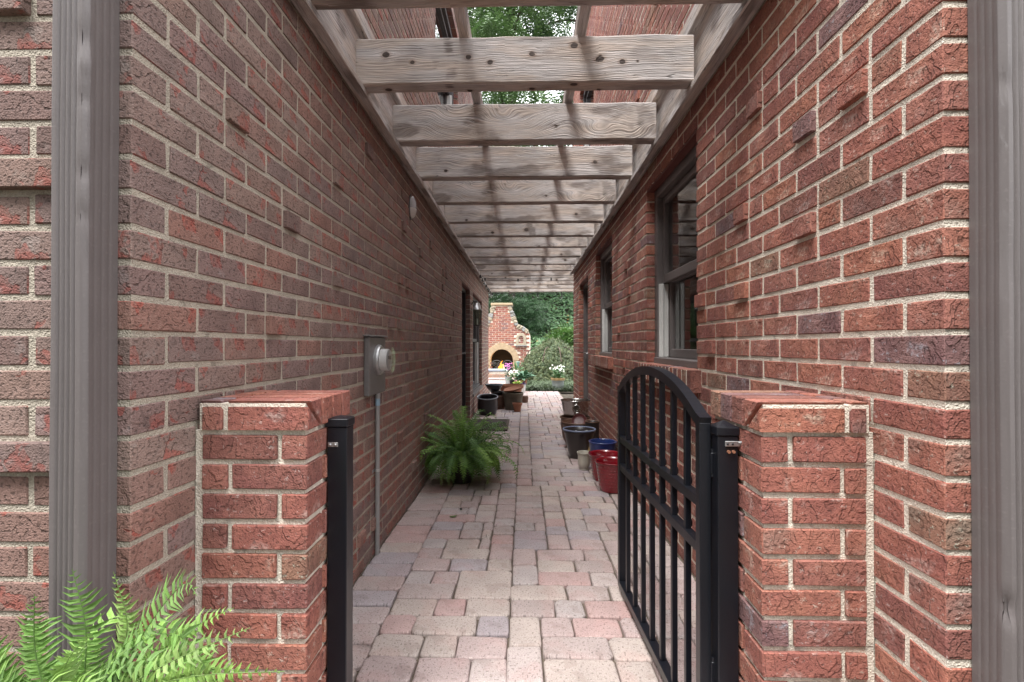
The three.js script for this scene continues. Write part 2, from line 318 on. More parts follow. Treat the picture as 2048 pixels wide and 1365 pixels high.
// paint and metal
const fleckTex = texPair(512, 512, (u, v, o) => { const g = nA(u * 128, v * 128, 64, 64), t = fbm(nB, u, v, 5, 4), s = sm(0.5, 0.62, nC(u * 90, v * 60, 45, 60)); const k = 1 + 0.12 * t + 0.04 * g; o[0] = mix(k * 0.8, 1, s * 0.5); o[1] = o[0]; o[2] = o[0]; o[3] = 0.5 + 0.2 * t + 0.1 * g; });
const painted = (r, g, b, rough, extra = {}) => std({ color: lin(r, g, b), map: fleckTex[0], bumpMap: fleckTex[1], bumpScale: 0.0008, roughness: rough, ...extra });
const taupe = painted(0.168, 0.146, 0.142, 0.48), darkTaupe = painted(0.085, 0.078, 0.08, 0.5), blackMetal = painted(0.0085, 0.0098, 0.0145, 0.34), whitePaint = painted(0.72, 0.72, 0.70, 0.5), doorPaint = painted(0.03, 0.03, 0.036, 0.4), steelGrey = painted(0.23, 0.22, 0.215, 0.5, { metalness: 0.35 });
const redIron = painted(0.16, 0.045, 0.035, 0.7), zinc = std({ color: lin(0.5, 0.5, 0.5), metalness: 0.9, roughness: 0.42 }), copper = std({ color: lin(0.5, 0.24, 0.15), metalness: 0.6, roughness: 0.5 });
const glassPane = new THREE.MeshPhysicalMaterial({ color: 0xffffff, transmission: 1, thickness: 0, roughness: 0.02, ior: 1.52 });
const slateMat = painted(0.07, 0.07, 0.075, 0.9), dimRoomMat = painted(0.07, 0.06, 0.05, 0.9);  // room surfaces coloured dark to stand in for dim interiors

function windowUnit(b, side, z0, z1, y0, y1, opt = {}) { // sash window set in an alley wall; z0<z1 are depths into the alley
  const pl = side < 0 ? XL : XR, X = (w) => pl + side * w, f = opt.frame || taupe;
  const bw = (w0, w1, ya, yb, za, zb, c = 0.003) => bar(X(w0), X(w1), ya, yb, -zb, -za, c);
  const win = part('window', join([bw(0.05, 0.19, y0, y1, z0, z0 + 0.055), bw(0.05, 0.19, y0, y1, z1 - 0.055, z1), bw(0.05, 0.19, y1 - 0.06, y1, z0 + 0.055, z1 - 0.055), bw(0.03, 0.19, y0, y0 + 0.035, z0 + 0.055, z1 - 0.055)]), f, b);
  const ym = opt.meet || (y0 + y1) / 2, a = z0 + 0.057, e = z1 - 0.057, t = 0.042;
  const sash = (name, w0, w1, ya, yb) => {
    part(name, join([bw(w0, w1, ya, yb, a, a + t), bw(w0, w1, ya, yb, e - t, e), bw(w0, w1, yb - t, yb, a + t, e - t), bw(w0, w1, ya, ya + t * 1.2, a + t, e - t)]), f, win);
    const g = new THREE.PlaneGeometry(e - a - 2 * t + 0.01, yb - ya - 2.2 * t + 0.01); g.rotateY(side < 0 ? Math.PI / 2 : -Math.PI / 2); g.translate(X((w0 + w1) / 2), (ya + yb) / 2 + 0.004, -(a + e) / 2);
    part('pane', g, glassPane, win);
  };
  sash('upper_sash', 0.085, 0.115, ym - 0.02, y1 - 0.062); sash('lower_sash', 0.122, 0.152, y0 + 0.037, ym + 0.02);
  for (const q of [[0.06, 0.12, a, a + 0.012], [0.06, 0.12, e - 0.012, e], [0.075, 0.088, e - 0.02, e - 0.0125]]) part('jamb_liner', bw(q[0], q[1], y0 + 0.036, ym - 0.024, q[2], q[3]), opt.liner || whitePaint, win);
  return win;
}
function doorUnit(b, side, z0, z1, y1, mat, name) {
  const pl = side < 0 ? XL : XR, X = (w) => pl + side * w, bw = (w0, w1, ya, yb, za, zb, c = 0.003) => bar(X(w0), X(w1), ya, yb, -zb, -za, c);
  const d = part('door', join([bw(0.06, 0.19, 0, y1, z0, z0 + 0.045), bw(0.06, 0.19, 0, y1, z1 - 0.045, z1), bw(0.06, 0.19, y1 - 0.05, y1, z0 + 0.045, z1 - 0.045)]), mat, b);
  part('door_leaf', bw(0.11, 0.155, 0.012, y1 - 0.052, z0 + 0.047, z1 - 0.047), mat, d);
  for (const [p, q] of [[0.12, 0.75], [0.85, y1 - 0.17]]) part('door_panel', bw(0.104, 0.112, p, q, z0 + 0.16, z1 - 0.16, 0.006), mat, d);
  part('handle', tube([[X(0.11), 0.93, -z1 + 0.1], [X(0.065), 0.93, -z1 + 0.1], [X(0.055), 0.935, -z1 + 0.14], [X(0.06), 0.94, -z1 + 0.21]], 0.01, 12, 8), zinc, d);
}
function lintel(b, side, z0, z1, y1) { const pl = side < 0 ? XL : XR; part('lintel', bar(pl + side * 0.004, pl + side * 0.11, y1 - 0.008, y1 + 0.002, -z1 - 0.06, -z0 + 0.06, 0.001), redIron, b); }
function rowlockSill(b, side, z0, z1, yTop, fam, proj) { // a slanting course of bricks on edge
  const pl = side < 0 ? XL : XR; let z = z0; const core = part('sill', bar(pl + side * 0.15, pl - side * (proj - 0.0015), yTop - 0.097, yTop - 0.003, -z1 + 0.002, -z0 - 0.002), mortarMat, b);
  while (z < z1 - 0.03) { const w = Math.min(BH, z1 - z), o = part('brick', brickGeo(fam, 0.12 + proj, 0.1, w - 0.001, 6), fam.mats[fam.weights[Math.floor(fam.r() * fam.weights.length)]], core); o.position.set(pl + side * (0.06 - proj / 2), yTop - 0.05, -(z + w / 2)); z += w + J; }
}
const KB = -16, KU = 22, KT = 58;
// left house
{
  const b = thing('brick_house', 'two-storey house of grey-brown brick along the left side of the alley', 'house');
  const y26 = lineY(KU), yT = lineY(KT);
  const low = [[6.1, 7.02, -0.1, lineY(11)], [7.4, 9.0, 0.328, lineY(11)]], up = [[4.25, 5.7, lineY(32), lineY(51)]];
  const proud = [[0.36, 8], [0.63, 5], [0.99, 9], [0.54, 0], [0.99, 3], [2.04, 10], [2.68, 9], [3.09, 11], [3.74, 9], [2.14, 5], [3.07, 5], [3.25, 1], [1.92, 1], [3.6, 7], [2.26, -2], [3.52, -2], [3.01, -4], [2.39, -6], [2.0, -9], [2.76, -9], [1.41, -14], [2.44, -13], [4.3, 4], [4.6, -3], [4.1, 0], [1.5, 13], [4.0, 24], [2.2, 27], [3.1, 31], [5.6, 30]];
  
  const wall = part('wall', join([slabGeo(-1, -1.136, -10.66, -0.3, y26, low), slabGeo(-1, -1.136, -8.29, y26, yT, up), box(-5, XL - 0.0028, -0.3, yT, ZF - 0.0028, -1.136)]), mortarBrown, b);
  const list = [...alleyBricks(-1, -10.665, KB, KU, true, low, proud), ...alleyBricks(-1, -8.292, KU, KT, true, up, proud), ...frontBricks(-1, 1.3, KB, KT, true, [[-1.0, 4], [-0.99, -4], [-0.955, 9]])];
  lay(list, BROWN, wall, 300, (q) => { const n = nB(q.z * 0.7 + 3, q.y * 0.9, 40, 40); const w = BROWN.weights; let t = w[Math.floor(BROWN.r() * w.length)]; if (q.y < 0.75 && BROWN.r() < 0.4) t = 3; if (n > 0.3 && BROWN.r() < 0.5) t = 7; return t; });
  part('end_wall', join([box(-5, XL - 0.21, -0.3, y26, -10.66, -10.46), box(-5, XL - 0.21, y26, yT, -8.29, -8.09), box(-5.2, -5, -0.3, y26, ZF - 0.01, -10.66), box(-5.2, -5, y26, yT, ZF - 0.01, -8.29)]), mortarMat, b);
  part('roof', join([box(-5.4, XL + 0.06, yT, yT + 0.1, ZF + 0.35, -8.5)]), slateMat, b);
  part('lower_roof', box(-5.3, XL - 0.02, y26, y26 + 0.1, -8.292, -10.75), slateMat, b);
  part('added_inner_wall', join([box(-2.1, -2.0, -0.04, y26 - 0.1, -1.2, -10.4), box(-2.0, XL - 0.212, 2.4, 2.5, -1.2, -10.4)]), dimRoomMat, b);  // added partition and ceiling, dark-coloured so the windows look into dimness
  part('floor', box(-4.99, XL - 0.212, -0.2, -0.05, -1.14, -10.45), dimRoomMat, b);
  doorUnit(b, -1, 6.1, 7.02, lineY(11), doorPaint); windowUnit(b, -1, 7.4, 9.0, 0.328, lineY(11), { frame: darkTaupe, meet: 1.12 });
  lintel(b, -1, 6.1, 7.02, lineY(11)); lintel(b, -1, 7.4, 9.0, lineY(11));
  part('sill', bar(XL - 0.05, XL + 0.02, 0.29, 0.328, -9.05, -7.35), taupe, b);
  windowUnit(b, -1, 4.25, 5.7, lineY(32), lineY(51), { frame: darkTaupe });
}
// right house
{
  const b = thing('brick_house', 'two-storey house of red brick with windows along the right side of the alley', 'house');
  const yT = lineY(KT), wins = [[2.278, 3.2, lineY(-2), lineY(14)], [4.46, 5.46, lineY(-2), lineY(14)]], doors = [[6.125, 7.11, -0.1, lineY(12)]], up = [[5.6, 7.0, lineY(34), lineY(51)]];
  const holes = [...wins, ...doors, ...up], sillGap = wins.map(([a, c, y]) => [a - 0.06, c + 0.06, y - 0.1, y]);
  const proud = [[0.29, 8], [0.75, 11], [0.73, 6], [0.49, 4], [0.74, 2], [1.15, 2], [1.07, -1], [2.7, 5], [2.9, 8], [2.9, -3], [3.1, -6], [3.2, 1], [4.9, 6], [3.3, 20], [2.4, 24], [2.0, 29], [1.6, 21], [4.0, 27]];
  const wall = part('wall', join([slabGeo(1, -1.136, -7.905, -0.3, yT, holes), box(XR + 0.0028, 5, -0.3, yT, ZF - 0.0028, -1.136)]), mortarMat, b);
  const list = [...alleyBricks(1, -7.914, KB, KT, false, [...holes, ...sillGap], proud), ...frontBricks(1, 1.2, KB, KT, false, [])];
  lay(list, RED, wall, 300);
  part('end_wall', join([box(XR + 0.21, 5, -0.3, yT, -7.905, -7.7), box(5, 5.2, -0.3, yT, ZF - 0.01, -7.905)]), mortarMat, b);
  part('roof', box(XR - 0.06, 5.4, yT, yT + 0.1, ZF + 0.35, -8.1), slateMat, b);
  part('added_inner_wall', join([box(2.0, 2.1, -0.04, yT - 0.1, -1.2, -7.6), box(XR + 0.212, 2.0, 2.5, 2.6, -1.2, -7.6), box(XR + 0.212, 2.0, -0.04, 2.5, -3.78, -3.88), box(XR + 0.212, 2.0, -0.04, 2.5, -5.78, -5.88)]), dimRoomMat, b);  // added partitions in the dark room colour, painting in the dimness behind the glass
  part('floor', box(XR + 0.212, 4.99, -0.2, -0.05, -1.14, -7.7), dimRoomMat, b);
  for (const [a, c, y0, y1] of wins) { windowUnit(b, 1, a, c, y0, y1, { meet: 1.45 }); lintel(b, 1, a, c, y1); rowlockSill(b, 1, a - 0.05, c + 0.05, y0, RED, 0.045); }
  windowUnit(b, 1, 5.6, 7.0, lineY(34), lineY(51), { frame: darkTaupe });
  doorUnit(b, 1, 6.125, 7.11, lineY(12), taupe); lintel(b, 1, 6.125, 7.11, lineY(12));
}
console.log('houses');
// gate pillars: square brick piers with a course of bricks on edge as a cap
function pillar(side, xi, zb, fam, label) {
  const p = thing('brick_pillar', label, 'pillar'), xo = side < 0 ? XL : XR, yc = 0.857, zf = -1.13, X = (a) => a; const list = [];
  const core = part('mortar_core', join([box(xo, xi - side * -0.0 + side * 0.008, -0.05, yc - 0.002, zf - 0.0085, zb + 0.0085), box(xo + side * -0.012, xi + side * 0.006, yc - 0.002, 0.9165, zf - 0.004, zb + 0.012)]), mortarMat, p);
  const w = Math.abs(xo - xi);
  for (let i = 0; i < 13; i++) { // courses from the top
    const y = yc - J - BH / 2 - i * CH; const at = (u0, u1, z0, z1, n) => list.push({ x: xi + side * (u0 + u1) / 2, y, z: (z0 + z1) / 2, sx: u1 - u0, sy: BH, sz: Math.abs(z1 - z0), n });
    const dz = Math.abs(zb - zf);
    if (i % 2 === 0) { at(0, 0.0585, zf, zf - BL, 'z'); at(0.0585 + J, w - 0.02, zf, zf - 0.09, 'z'); at(0, 0.0585, zf - BL - J, zb, 'x'); }
    else { at(0, 0.1725, zf, zf - 0.092, 'z'); at(0.1725 + J, w - 0.02, zf, zf - 0.09, 'z'); at(0, 0.09, zf - 0.092 - J, zb, 'x'); }
  }
  lay(list, fam, core, 300);
  // cap
  const prism = (poly, u0, u1) => { // polygon in (z,y), run in x from the inner face
    const s = new THREE.Shape(poly.map(([z, y]) => new THREE.Vector2(z, y))); const g = new THREE.ExtrudeGeometry(s, { depth: u1 - u0 - 0.004, bevelEnabled: true, bevelSize: 0.002, bevelThickness: 0.002, bevelSegments: 1 });
    g.translate(0, 0, u0 + 0.002); const P = g.attributes.position; for (let i = 0; i < P.count; i++) { const z = P.getX(i), y = P.getY(i), u = P.getZ(i); P.setXYZ(i, xi + side * u, y, z); }
    const q = noIdx(g); if (side > 0) { const A = q.attributes.position.array; for (let i = 0; i < A.length; i += 9) for (let c = 0; c < 3; c++) { const v = A[i + 3 + c]; A[i + 3 + c] = A[i + 6 + c]; A[i + 6 + c] = v; } }
    if (side < 0) { const A = q.attributes.position.array; for (let i = 0; i < A.length; i += 9) for (let c = 0; c < 3; c++) { const v = A[i + 3 + c]; A[i + 3 + c] = A[i + 6 + c]; A[i + 6 + c] = v; } const B = q.attributes.position.array; for (let i = 0; i < B.length; i += 9) for (let c = 0; c < 3; c++) { const v = B[i + 3 + c]; B[i + 3 + c] = B[i + 6 + c]; B[i + 6 + c] = v; } }
    q.computeVertexNormals(); uvScale(q, 0.6); return q;
  };
  const yT = 0.921, yB = 0.859, pk = () => fam.mats[fam.weights[Math.floor(fam.r() * fam.weights.length)]], n = 4, D = Math.abs(zb - zf), step = (D - 0.012) / n, o = -0.006;
  for (const [u0, u1] of [[o, 0.18], [0.194, w - 0.022]]) part('cap_brick', prism([[zf + 0.003, yT - 0.014], [zf + 0.003, yB], [zf - 0.055, yB]], u0, u1), pk(), core);
  for (let i = 0; i < n; i++) {
    const a = zf - 0.007 - i * step - (i ? J / 2 : 0), c = zf - 0.006 - (i + 1) * step + J / 2;
    const poly = i === 0 ? [[a, yT], [a - 0.004, yT - 0.004], [c, yB + 0.006], [c, yT]] : i === n - 1 ? [[a, yT], [a, yB], [c, yB], [c, yT]] : [[a, yT], [a, yB], [c, yB], [c, yT]];
    part('cap_brick', prism(poly, o, 0.186), pk(), core); part('cap_brick', prism(poly, 0.2, w - 0.012), pk(), core);
  }
}
pillar(-1, -0.491, -1.405, RED, 'low brick gate pillar with brick cap beside the left gate post');
pillar(1, 0.526, -1.43, RED, 'low brick gate pillar with brick cap behind the open gate');
console.log('pillars');
// ------------------------------------------------------------------ ground and paving
const soilTex = texPair(512, 512, (u, v, o) => { const g = nA(u * 128, v * 128, 64, 64), t = fbm(nB, u, v, 5, 5), h = nC(u * 64, v * 64, 64, 64); const k = 1 + 0.5 * t + 0.3 * g + 0.2 * h; o[0] = 0.085 * k; o[1] = 0.068 * k; o[2] = 0.05 * k; o[3] = 0.5 + 0.3 * g + 0.3 * h; });
const soilMat = std({ map: soilTex[0], bumpMap: soilTex[1], bumpScale: 0.02, roughness: 1 });
{ const g = new THREE.PlaneGeometry(240, 240); g.rotateX(-Math.PI / 2); g.translate(0, -0.062, 0); uvScale(g, 1.0); struct('ground', g, soilMat); }
const paverTints = [[1, 1, 1], [1.0, 0.91, 0.9], [0.9, 0.91, 0.97], [1.05, 1.02, 0.96], [1.04, 0.85, 0.83], [0.95, 0.9, 0.88], [0.86, 0.86, 0.92], [1.08, 1.05, 1.03]].map((a) => lin(...a));
const paverW = [0, 0, 1, 1, 2, 3, 3, 4, 5, 5, 6, 7, 3];
const paverBase = { map: paverTex[0], bumpMap: paverTex[1], bumpScale: 0.0035, roughness: 0.92 };
const paverMats = paverTints.map((c) => std({ ...paverBase, color: c })), paverSoup = std({ ...paverBase, vertexColors: true });
function paverGeo(w, d, r) { // tumbled stone: rounded plan, worn shoulders
  const pts = [], cr = 0.011 + 0.008 * r(), n = 3;
  for (const [sx, sz, a0] of [[1, 1, 0], [-1, 1, 90], [-1, -1, 180], [1, -1, 270]]) for (let i = 0; i < n; i++) { const a = (a0 + 90 * i / (n - 1)) * Math.PI / 180, q = cr * (0.8 + 0.5 * r()); pts.push([sx * (w / 2 - cr) + Math.cos(a) * q + (r() - 0.5) * 0.003, sz * (d / 2 - cr) + Math.sin(a) * q + (r() - 0.5) * 0.003]); }
  const N = pts.length, ring = (s, y) => pts.map(([x, z]) => [x - Math.sign(x) * s, y + (r() - 0.5) * 0.0012, z - Math.sign(z) * s]);
  const rings = [ring(0, -0.05), ring(0, -0.008), ring(0.0035, -0.0025), ring(0.011, 0)], P = [], I = [];
  rings.forEach((q) => q.forEach((p) => P.push(...p))); P.push(0, 0.001, 0);
  for (let k = 0; k < 3; k++) for (let i = 0; i < N; i++) { const a = k * N + i, b = k * N + (i + 1) % N; I.push(a, a + N, b, b, a + N, b + N); }
  for (let i = 0; i < N; i++) I.push(3 * N + i, 4 * N, 3 * N + (i + 1) % N);
  const g = new THREE.BufferGeometry(); g.setAttribute('position', new THREE.Float32BufferAttribute(P, 3)); g.setIndex(I); g.computeVertexNormals();
  const ou = r(), ov = r(), U = []; for (let i = 0; i < P.length; i += 3) U.push(P[i] / 0.7 + ou, (P[i + 2] + P[i + 1]) / 0.7 + ov);
  g.setAttribute('uv', new THREE.Float32BufferAttribute(U, 2)); return noIdx(g);
}
{
  const r = rnd(77), ux = 0.0598, uz = 0.0648, X0 = -0.535, Z0 = 1.571, I0 = -11, I1 = 152, NX = 22;
  const jointMat = std({ map: soilTex[0], bumpMap: soilTex[1], bumpScale: 0.006, roughness: 1, color: lin(1.7, 1.7, 1.75) });
  const path = struct('paved_path', box(XL - 0.02, XR + 0.02, -0.06, -0.016, -0.86, -11.42), jointMat);
  const occ = new Set(), pcs = [], key = (i, k) => i + ',' + k;
  const put = (i, k, w, d, mat) => { for (let a = 0; a < w; a++) for (let b = 0; b < d; b++) occ.add(key(i + a, k + b)); pcs.push([i, k, w, d]); };
  const pre = [[0, 0, 3, 2], [3, 0, 3, 2], [6, 0, 2, 2], [8, 0, 2, 3], [10, -1, 4, 3], [14, 0, 2, 2], [0, 2, 3, 2], [3, 2, 2, 2], [5, 2, 3, 2], [10, 2, 4, 2], [14, 2, 3, 2], [0, 4, 2, 2], [2, 4, 4, 2], [6, 4, 2, 2], [8, 3, 2, 3], [10, 4, 2, 2], [12, 4, 3, 2], [15, 4, 2, 2], [0, 6, 3, 2], [3, 6, 2, 2], [5, 6, 3, 2], [8, 6, 3, 2], [11, 6, 2, 2], [13, 6, 3, 2], [0, 8, 4, 2], [4, 8, 4, 4], [8, 8, 4, 2], [12, 8, 3, 2], [0, 10, 2, 2], [2, 10, 2, 2], [8, 10, 2, 3], [10, 10, 4, 2], [14, 10, 2, 2], [0, 12, 3, 2], [3, 12, 3, 2], [6, 12, 2, 2], [10, 12, 3, 2], [13, 12, 3, 2], [0, 14, 2, 2], [2, 14, 4, 2], [6, 14, 2, 3], [8, 13, 2, 3], [10, 14, 4, 2], [14, 14, 2, 2]];
  for (const p of pre) put(...p);
  const fits = (i, k, w, d) => { if (i + w > NX || k + d > I1) return false; for (let a = 0; a < w; a++) for (let b = 0; b < d; b++) if (occ.has(key(i + a, k + b))) return false; return true; };
  const kinds = [[3, 2], [4, 2], [2, 2], [3, 2], [2, 3], [4, 4], [3, 2], [2, 2], [4, 2]];
  for (let k = I0; k < I1; k++) for (let i = 0; i < NX; i++) {
    if (occ.has(key(i, k))) continue;
    let done = false; const s = Math.floor(r() * kinds.length);
    for (let q = 0; q < kinds.length && !done; q++) { const [w, d] = kinds[(s + q) % kinds.length]; if (d === 4 && r() < 0.7) continue; if (i < 8 && (i + w > 8 || i + w === 7)) continue; if (fits(i, k, w, d)) { const left = NX - i - w; if (left === 1) continue; put(i, k, w, d); done = true; } }
    if (!done) for (const [w, d] of [[3, 2], [2, 2], [3, 1], [2, 1], [1, 2], [1, 1]]) if (fits(i, k, w, d)) { put(i, k, w, d); break; }
  }
  let k = I0; while (k < I1) { const d = [2, 2, 3, 2][Math.floor(r() * 4)]; pcs.push([-3.55, k, 3.55, d]); k += d; }
  const geos = new Map(), get = (w, d) => { const q = w + 'x' + d; if (!geos.has(q)) geos.set(q, []); const l = geos.get(q); if (l.length < 6) { const g = paverGeo(w * ux - 0.0045, d * uz - 0.0045, r); l.push(g); return g; } return l[Math.floor(r() * l.length)]; };
  pcs.sort((a, b) => a[1] - b[1]); const soup = new Soup(); let cnt = 0; const cs = (v) => v;
  for (const [i, kk, w, d] of pcs) {
    const x = X0 + (i + w / 2) * ux, z = -(Z0 + (kk + d / 2) * uz); if (x - w * ux / 2 > XR - 0.03) continue; const ww = Math.min(w, (XR - 0.005 - (X0 + i * ux)) / ux), xx = X0 + (i + ww / 2) * ux;
    const t = paverW[Math.floor(r() * paverW.length)], m = [xx + (r() - 0.5) * 0.003, (r() - 0.5) * 0.005, z + (r() - 0.5) * 0.003, (r() - 0.5) * 0.012, (r() - 0.5) * 0.014, (r() - 0.5) * 0.012], g = get(Math.round(ww * 10) / 10, d);
    if (z < -1.5 && cnt < 300) { const o = part('paver', g, paverMats[t], path); o.position.set(m[0], m[1], m[2]); o.rotation.set(m[3], m[4], m[5], 'YXZ'); cnt++; }
    else soup.add(g, M4(...m), paverTints[t]);
  }
  part('far_pavers', soup.geo(), paverSoup, path).userData.kind = 'stuff';
}
console.log('paving');

// ------------------------------------------------------------------ pergola of weathered timber
const P1 = [[0.13, 0.30, 0.014], [0.245, 0.265, 0.009], [0.487, 0.285, 0.011], [0.58, 0.258, 0.011], [0.76, 0.295, 0.011], [0.94, 0.325, 0.014], [1.05, 0.27, 0.015], [1.145, 0.255, 0.012], [1.21, 0.258, 0.005]];
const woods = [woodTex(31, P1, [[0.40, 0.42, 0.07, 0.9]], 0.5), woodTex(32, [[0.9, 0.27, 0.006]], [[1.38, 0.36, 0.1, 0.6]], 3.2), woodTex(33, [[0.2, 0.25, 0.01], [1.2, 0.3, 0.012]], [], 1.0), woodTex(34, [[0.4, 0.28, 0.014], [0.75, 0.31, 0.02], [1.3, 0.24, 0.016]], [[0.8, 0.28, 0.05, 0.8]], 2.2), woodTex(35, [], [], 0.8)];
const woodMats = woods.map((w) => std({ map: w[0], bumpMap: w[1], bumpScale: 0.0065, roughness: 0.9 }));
function beamX(x0, x1, y0, y1, z0, z1, vOff, notch) { // runs in x, slightly sagging worn edges, uv in metres on the 1.5 x 0.375 sheet
  const N = 18, r = rnd(Math.round(z0 * 1000)), P = [], U = [], I = [], yT = [], yB = [];
  for (let i = 0; i <= N; i++) { yT.push(y1 + (r() - 0.5) * 0.006); yB.push(y0 + (r() - 0.5) * 0.003); }
  const xs = (i) => x0 + (x1 - x0) * i / N, c = 0.006, prof = (i) => [[yB[i], z0 - c], [yB[i] + c, z0], [yT[i] - c, z0], [yT[i], z0 - c], [yT[i], z1 + c], [yT[i] - c, z1], [yB[i] + c, z1], [yB[i], z1 + c]];
  for (let i = 0; i < N; i++) {
    const A = prof(i), B = prof(i + 1); let acc = 0;
    for (let s = 0; s < 8; s++) {
      const t = (s + 1) % 8, p = [[xs(i), ...A[s]], [xs(i + 1), ...B[s]], [xs(i + 1), ...B[t]], [xs(i), ...A[t]]], L = Math.hypot(A[s][0] - A[t][0], A[s][1] - A[t][1]);
      const v0 = 0.18 + acc + vOff, v1 = v0 + L; acc += L;
      const uvq = [[(xs(i) - x0), v0], [(xs(i + 1) - x0), v0], [(xs(i + 1) - x0), v1], [(xs(i) - x0), v1]];
      for (const k of [0, 1, 2, 0, 2, 3]) { P.push(...p[k]); U.push(uvq[k][0] / 1.5, uvq[k][1] / 0.375); }
    }
  }
  for (const [i, f] of [[0, 1], [N, -1]]) { const A = prof(i); for (let s = 1; s < 7; s++) { const q = f > 0 ? [0, s + 1, s] : [0, s, s + 1]; for (const k of q) { P.push(xs(i), ...A[k]); U.push(A[k][1] / 1.5, A[k][0] / 0.375); } } }
  const g = new THREE.BufferGeometry(); g.setAttribute('position', new THREE.Float32BufferAttribute(P, 3)); g.setAttribute('uv', new THREE.Float32BufferAttribute(U, 2)); g.computeVertexNormals(); return g;
}
function beamZ(x0, x1, y0, y1, z0, z1, off = 0) { const g = bar(x0, x1, y0, y1, z0, z1, 0.004); const P = g.attributes.position, N = g.attributes.normal, U = g.attributes.uv; for (let i = 0; i < P.count; i++) { const a = Math.abs(N.getX(i)) > Math.abs(N.getY(i)) ? P.getY(i) : P.getX(i) + P.getY(i) * 0.4; U.setXY(i, -P.getZ(i) / 1.5 + off, (a + off) / 0.375); } return g; }
{
  const pg = thing('pergola', 'weathered timber pergola of thick rafters spanning the alley between both walls', 'pergola');
  const y0 = 2.176, y1 = 2.38;
  for (let k = -1; k < 15; k++) {
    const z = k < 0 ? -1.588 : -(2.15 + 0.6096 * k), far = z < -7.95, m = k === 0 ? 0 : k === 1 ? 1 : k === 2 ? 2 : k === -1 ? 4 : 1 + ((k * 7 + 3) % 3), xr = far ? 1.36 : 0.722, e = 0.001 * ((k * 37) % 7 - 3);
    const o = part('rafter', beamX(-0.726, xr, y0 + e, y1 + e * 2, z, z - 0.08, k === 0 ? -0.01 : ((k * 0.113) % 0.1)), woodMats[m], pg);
  }
  for (const [side, ze] of [[-1, -10.66], [1, -7.88]]) {
    const xo = side < 0 ? XL : XR, a = xo - side * 0.003;
    part('ledger', beamZ(a, xo - side * 0.05 * 0.52, 2.15, 2.415, ze, -1.2, 0.1), woodMats[4], pg);
    part('ledger_strip', beamZ(xo - side * 0.0265, xo - side * 0.062, 2.14, 2.172, ze, -1.2, 0.3), woodMats[4], pg);
    part('purlin', beamZ(xo - side * 0.008, xo - side * 0.055, 2.417, 2.49, ze, -1.25, 0.45), woodMats[4], pg);
  }
  for (const x of [-0.26, 0.246]) part('purlin', beamZ(x - 0.022, x + 0.022, 2.389, 2.465, -10.8, -1.25, x), woodMats[4], pg);
  part('beam', beamZ(1.3, 1.38, 2.0, 2.172, -10.8, -7.95, 0.6), woodMats[4], pg);
  for (const z of [-10.7, -8.2]) part('post', beamZ(1.29, 1.39, 0, 1.998, z - 0.05, z + 0.05, 0.2), woodMats[4], pg);
}
console.log('pergola');

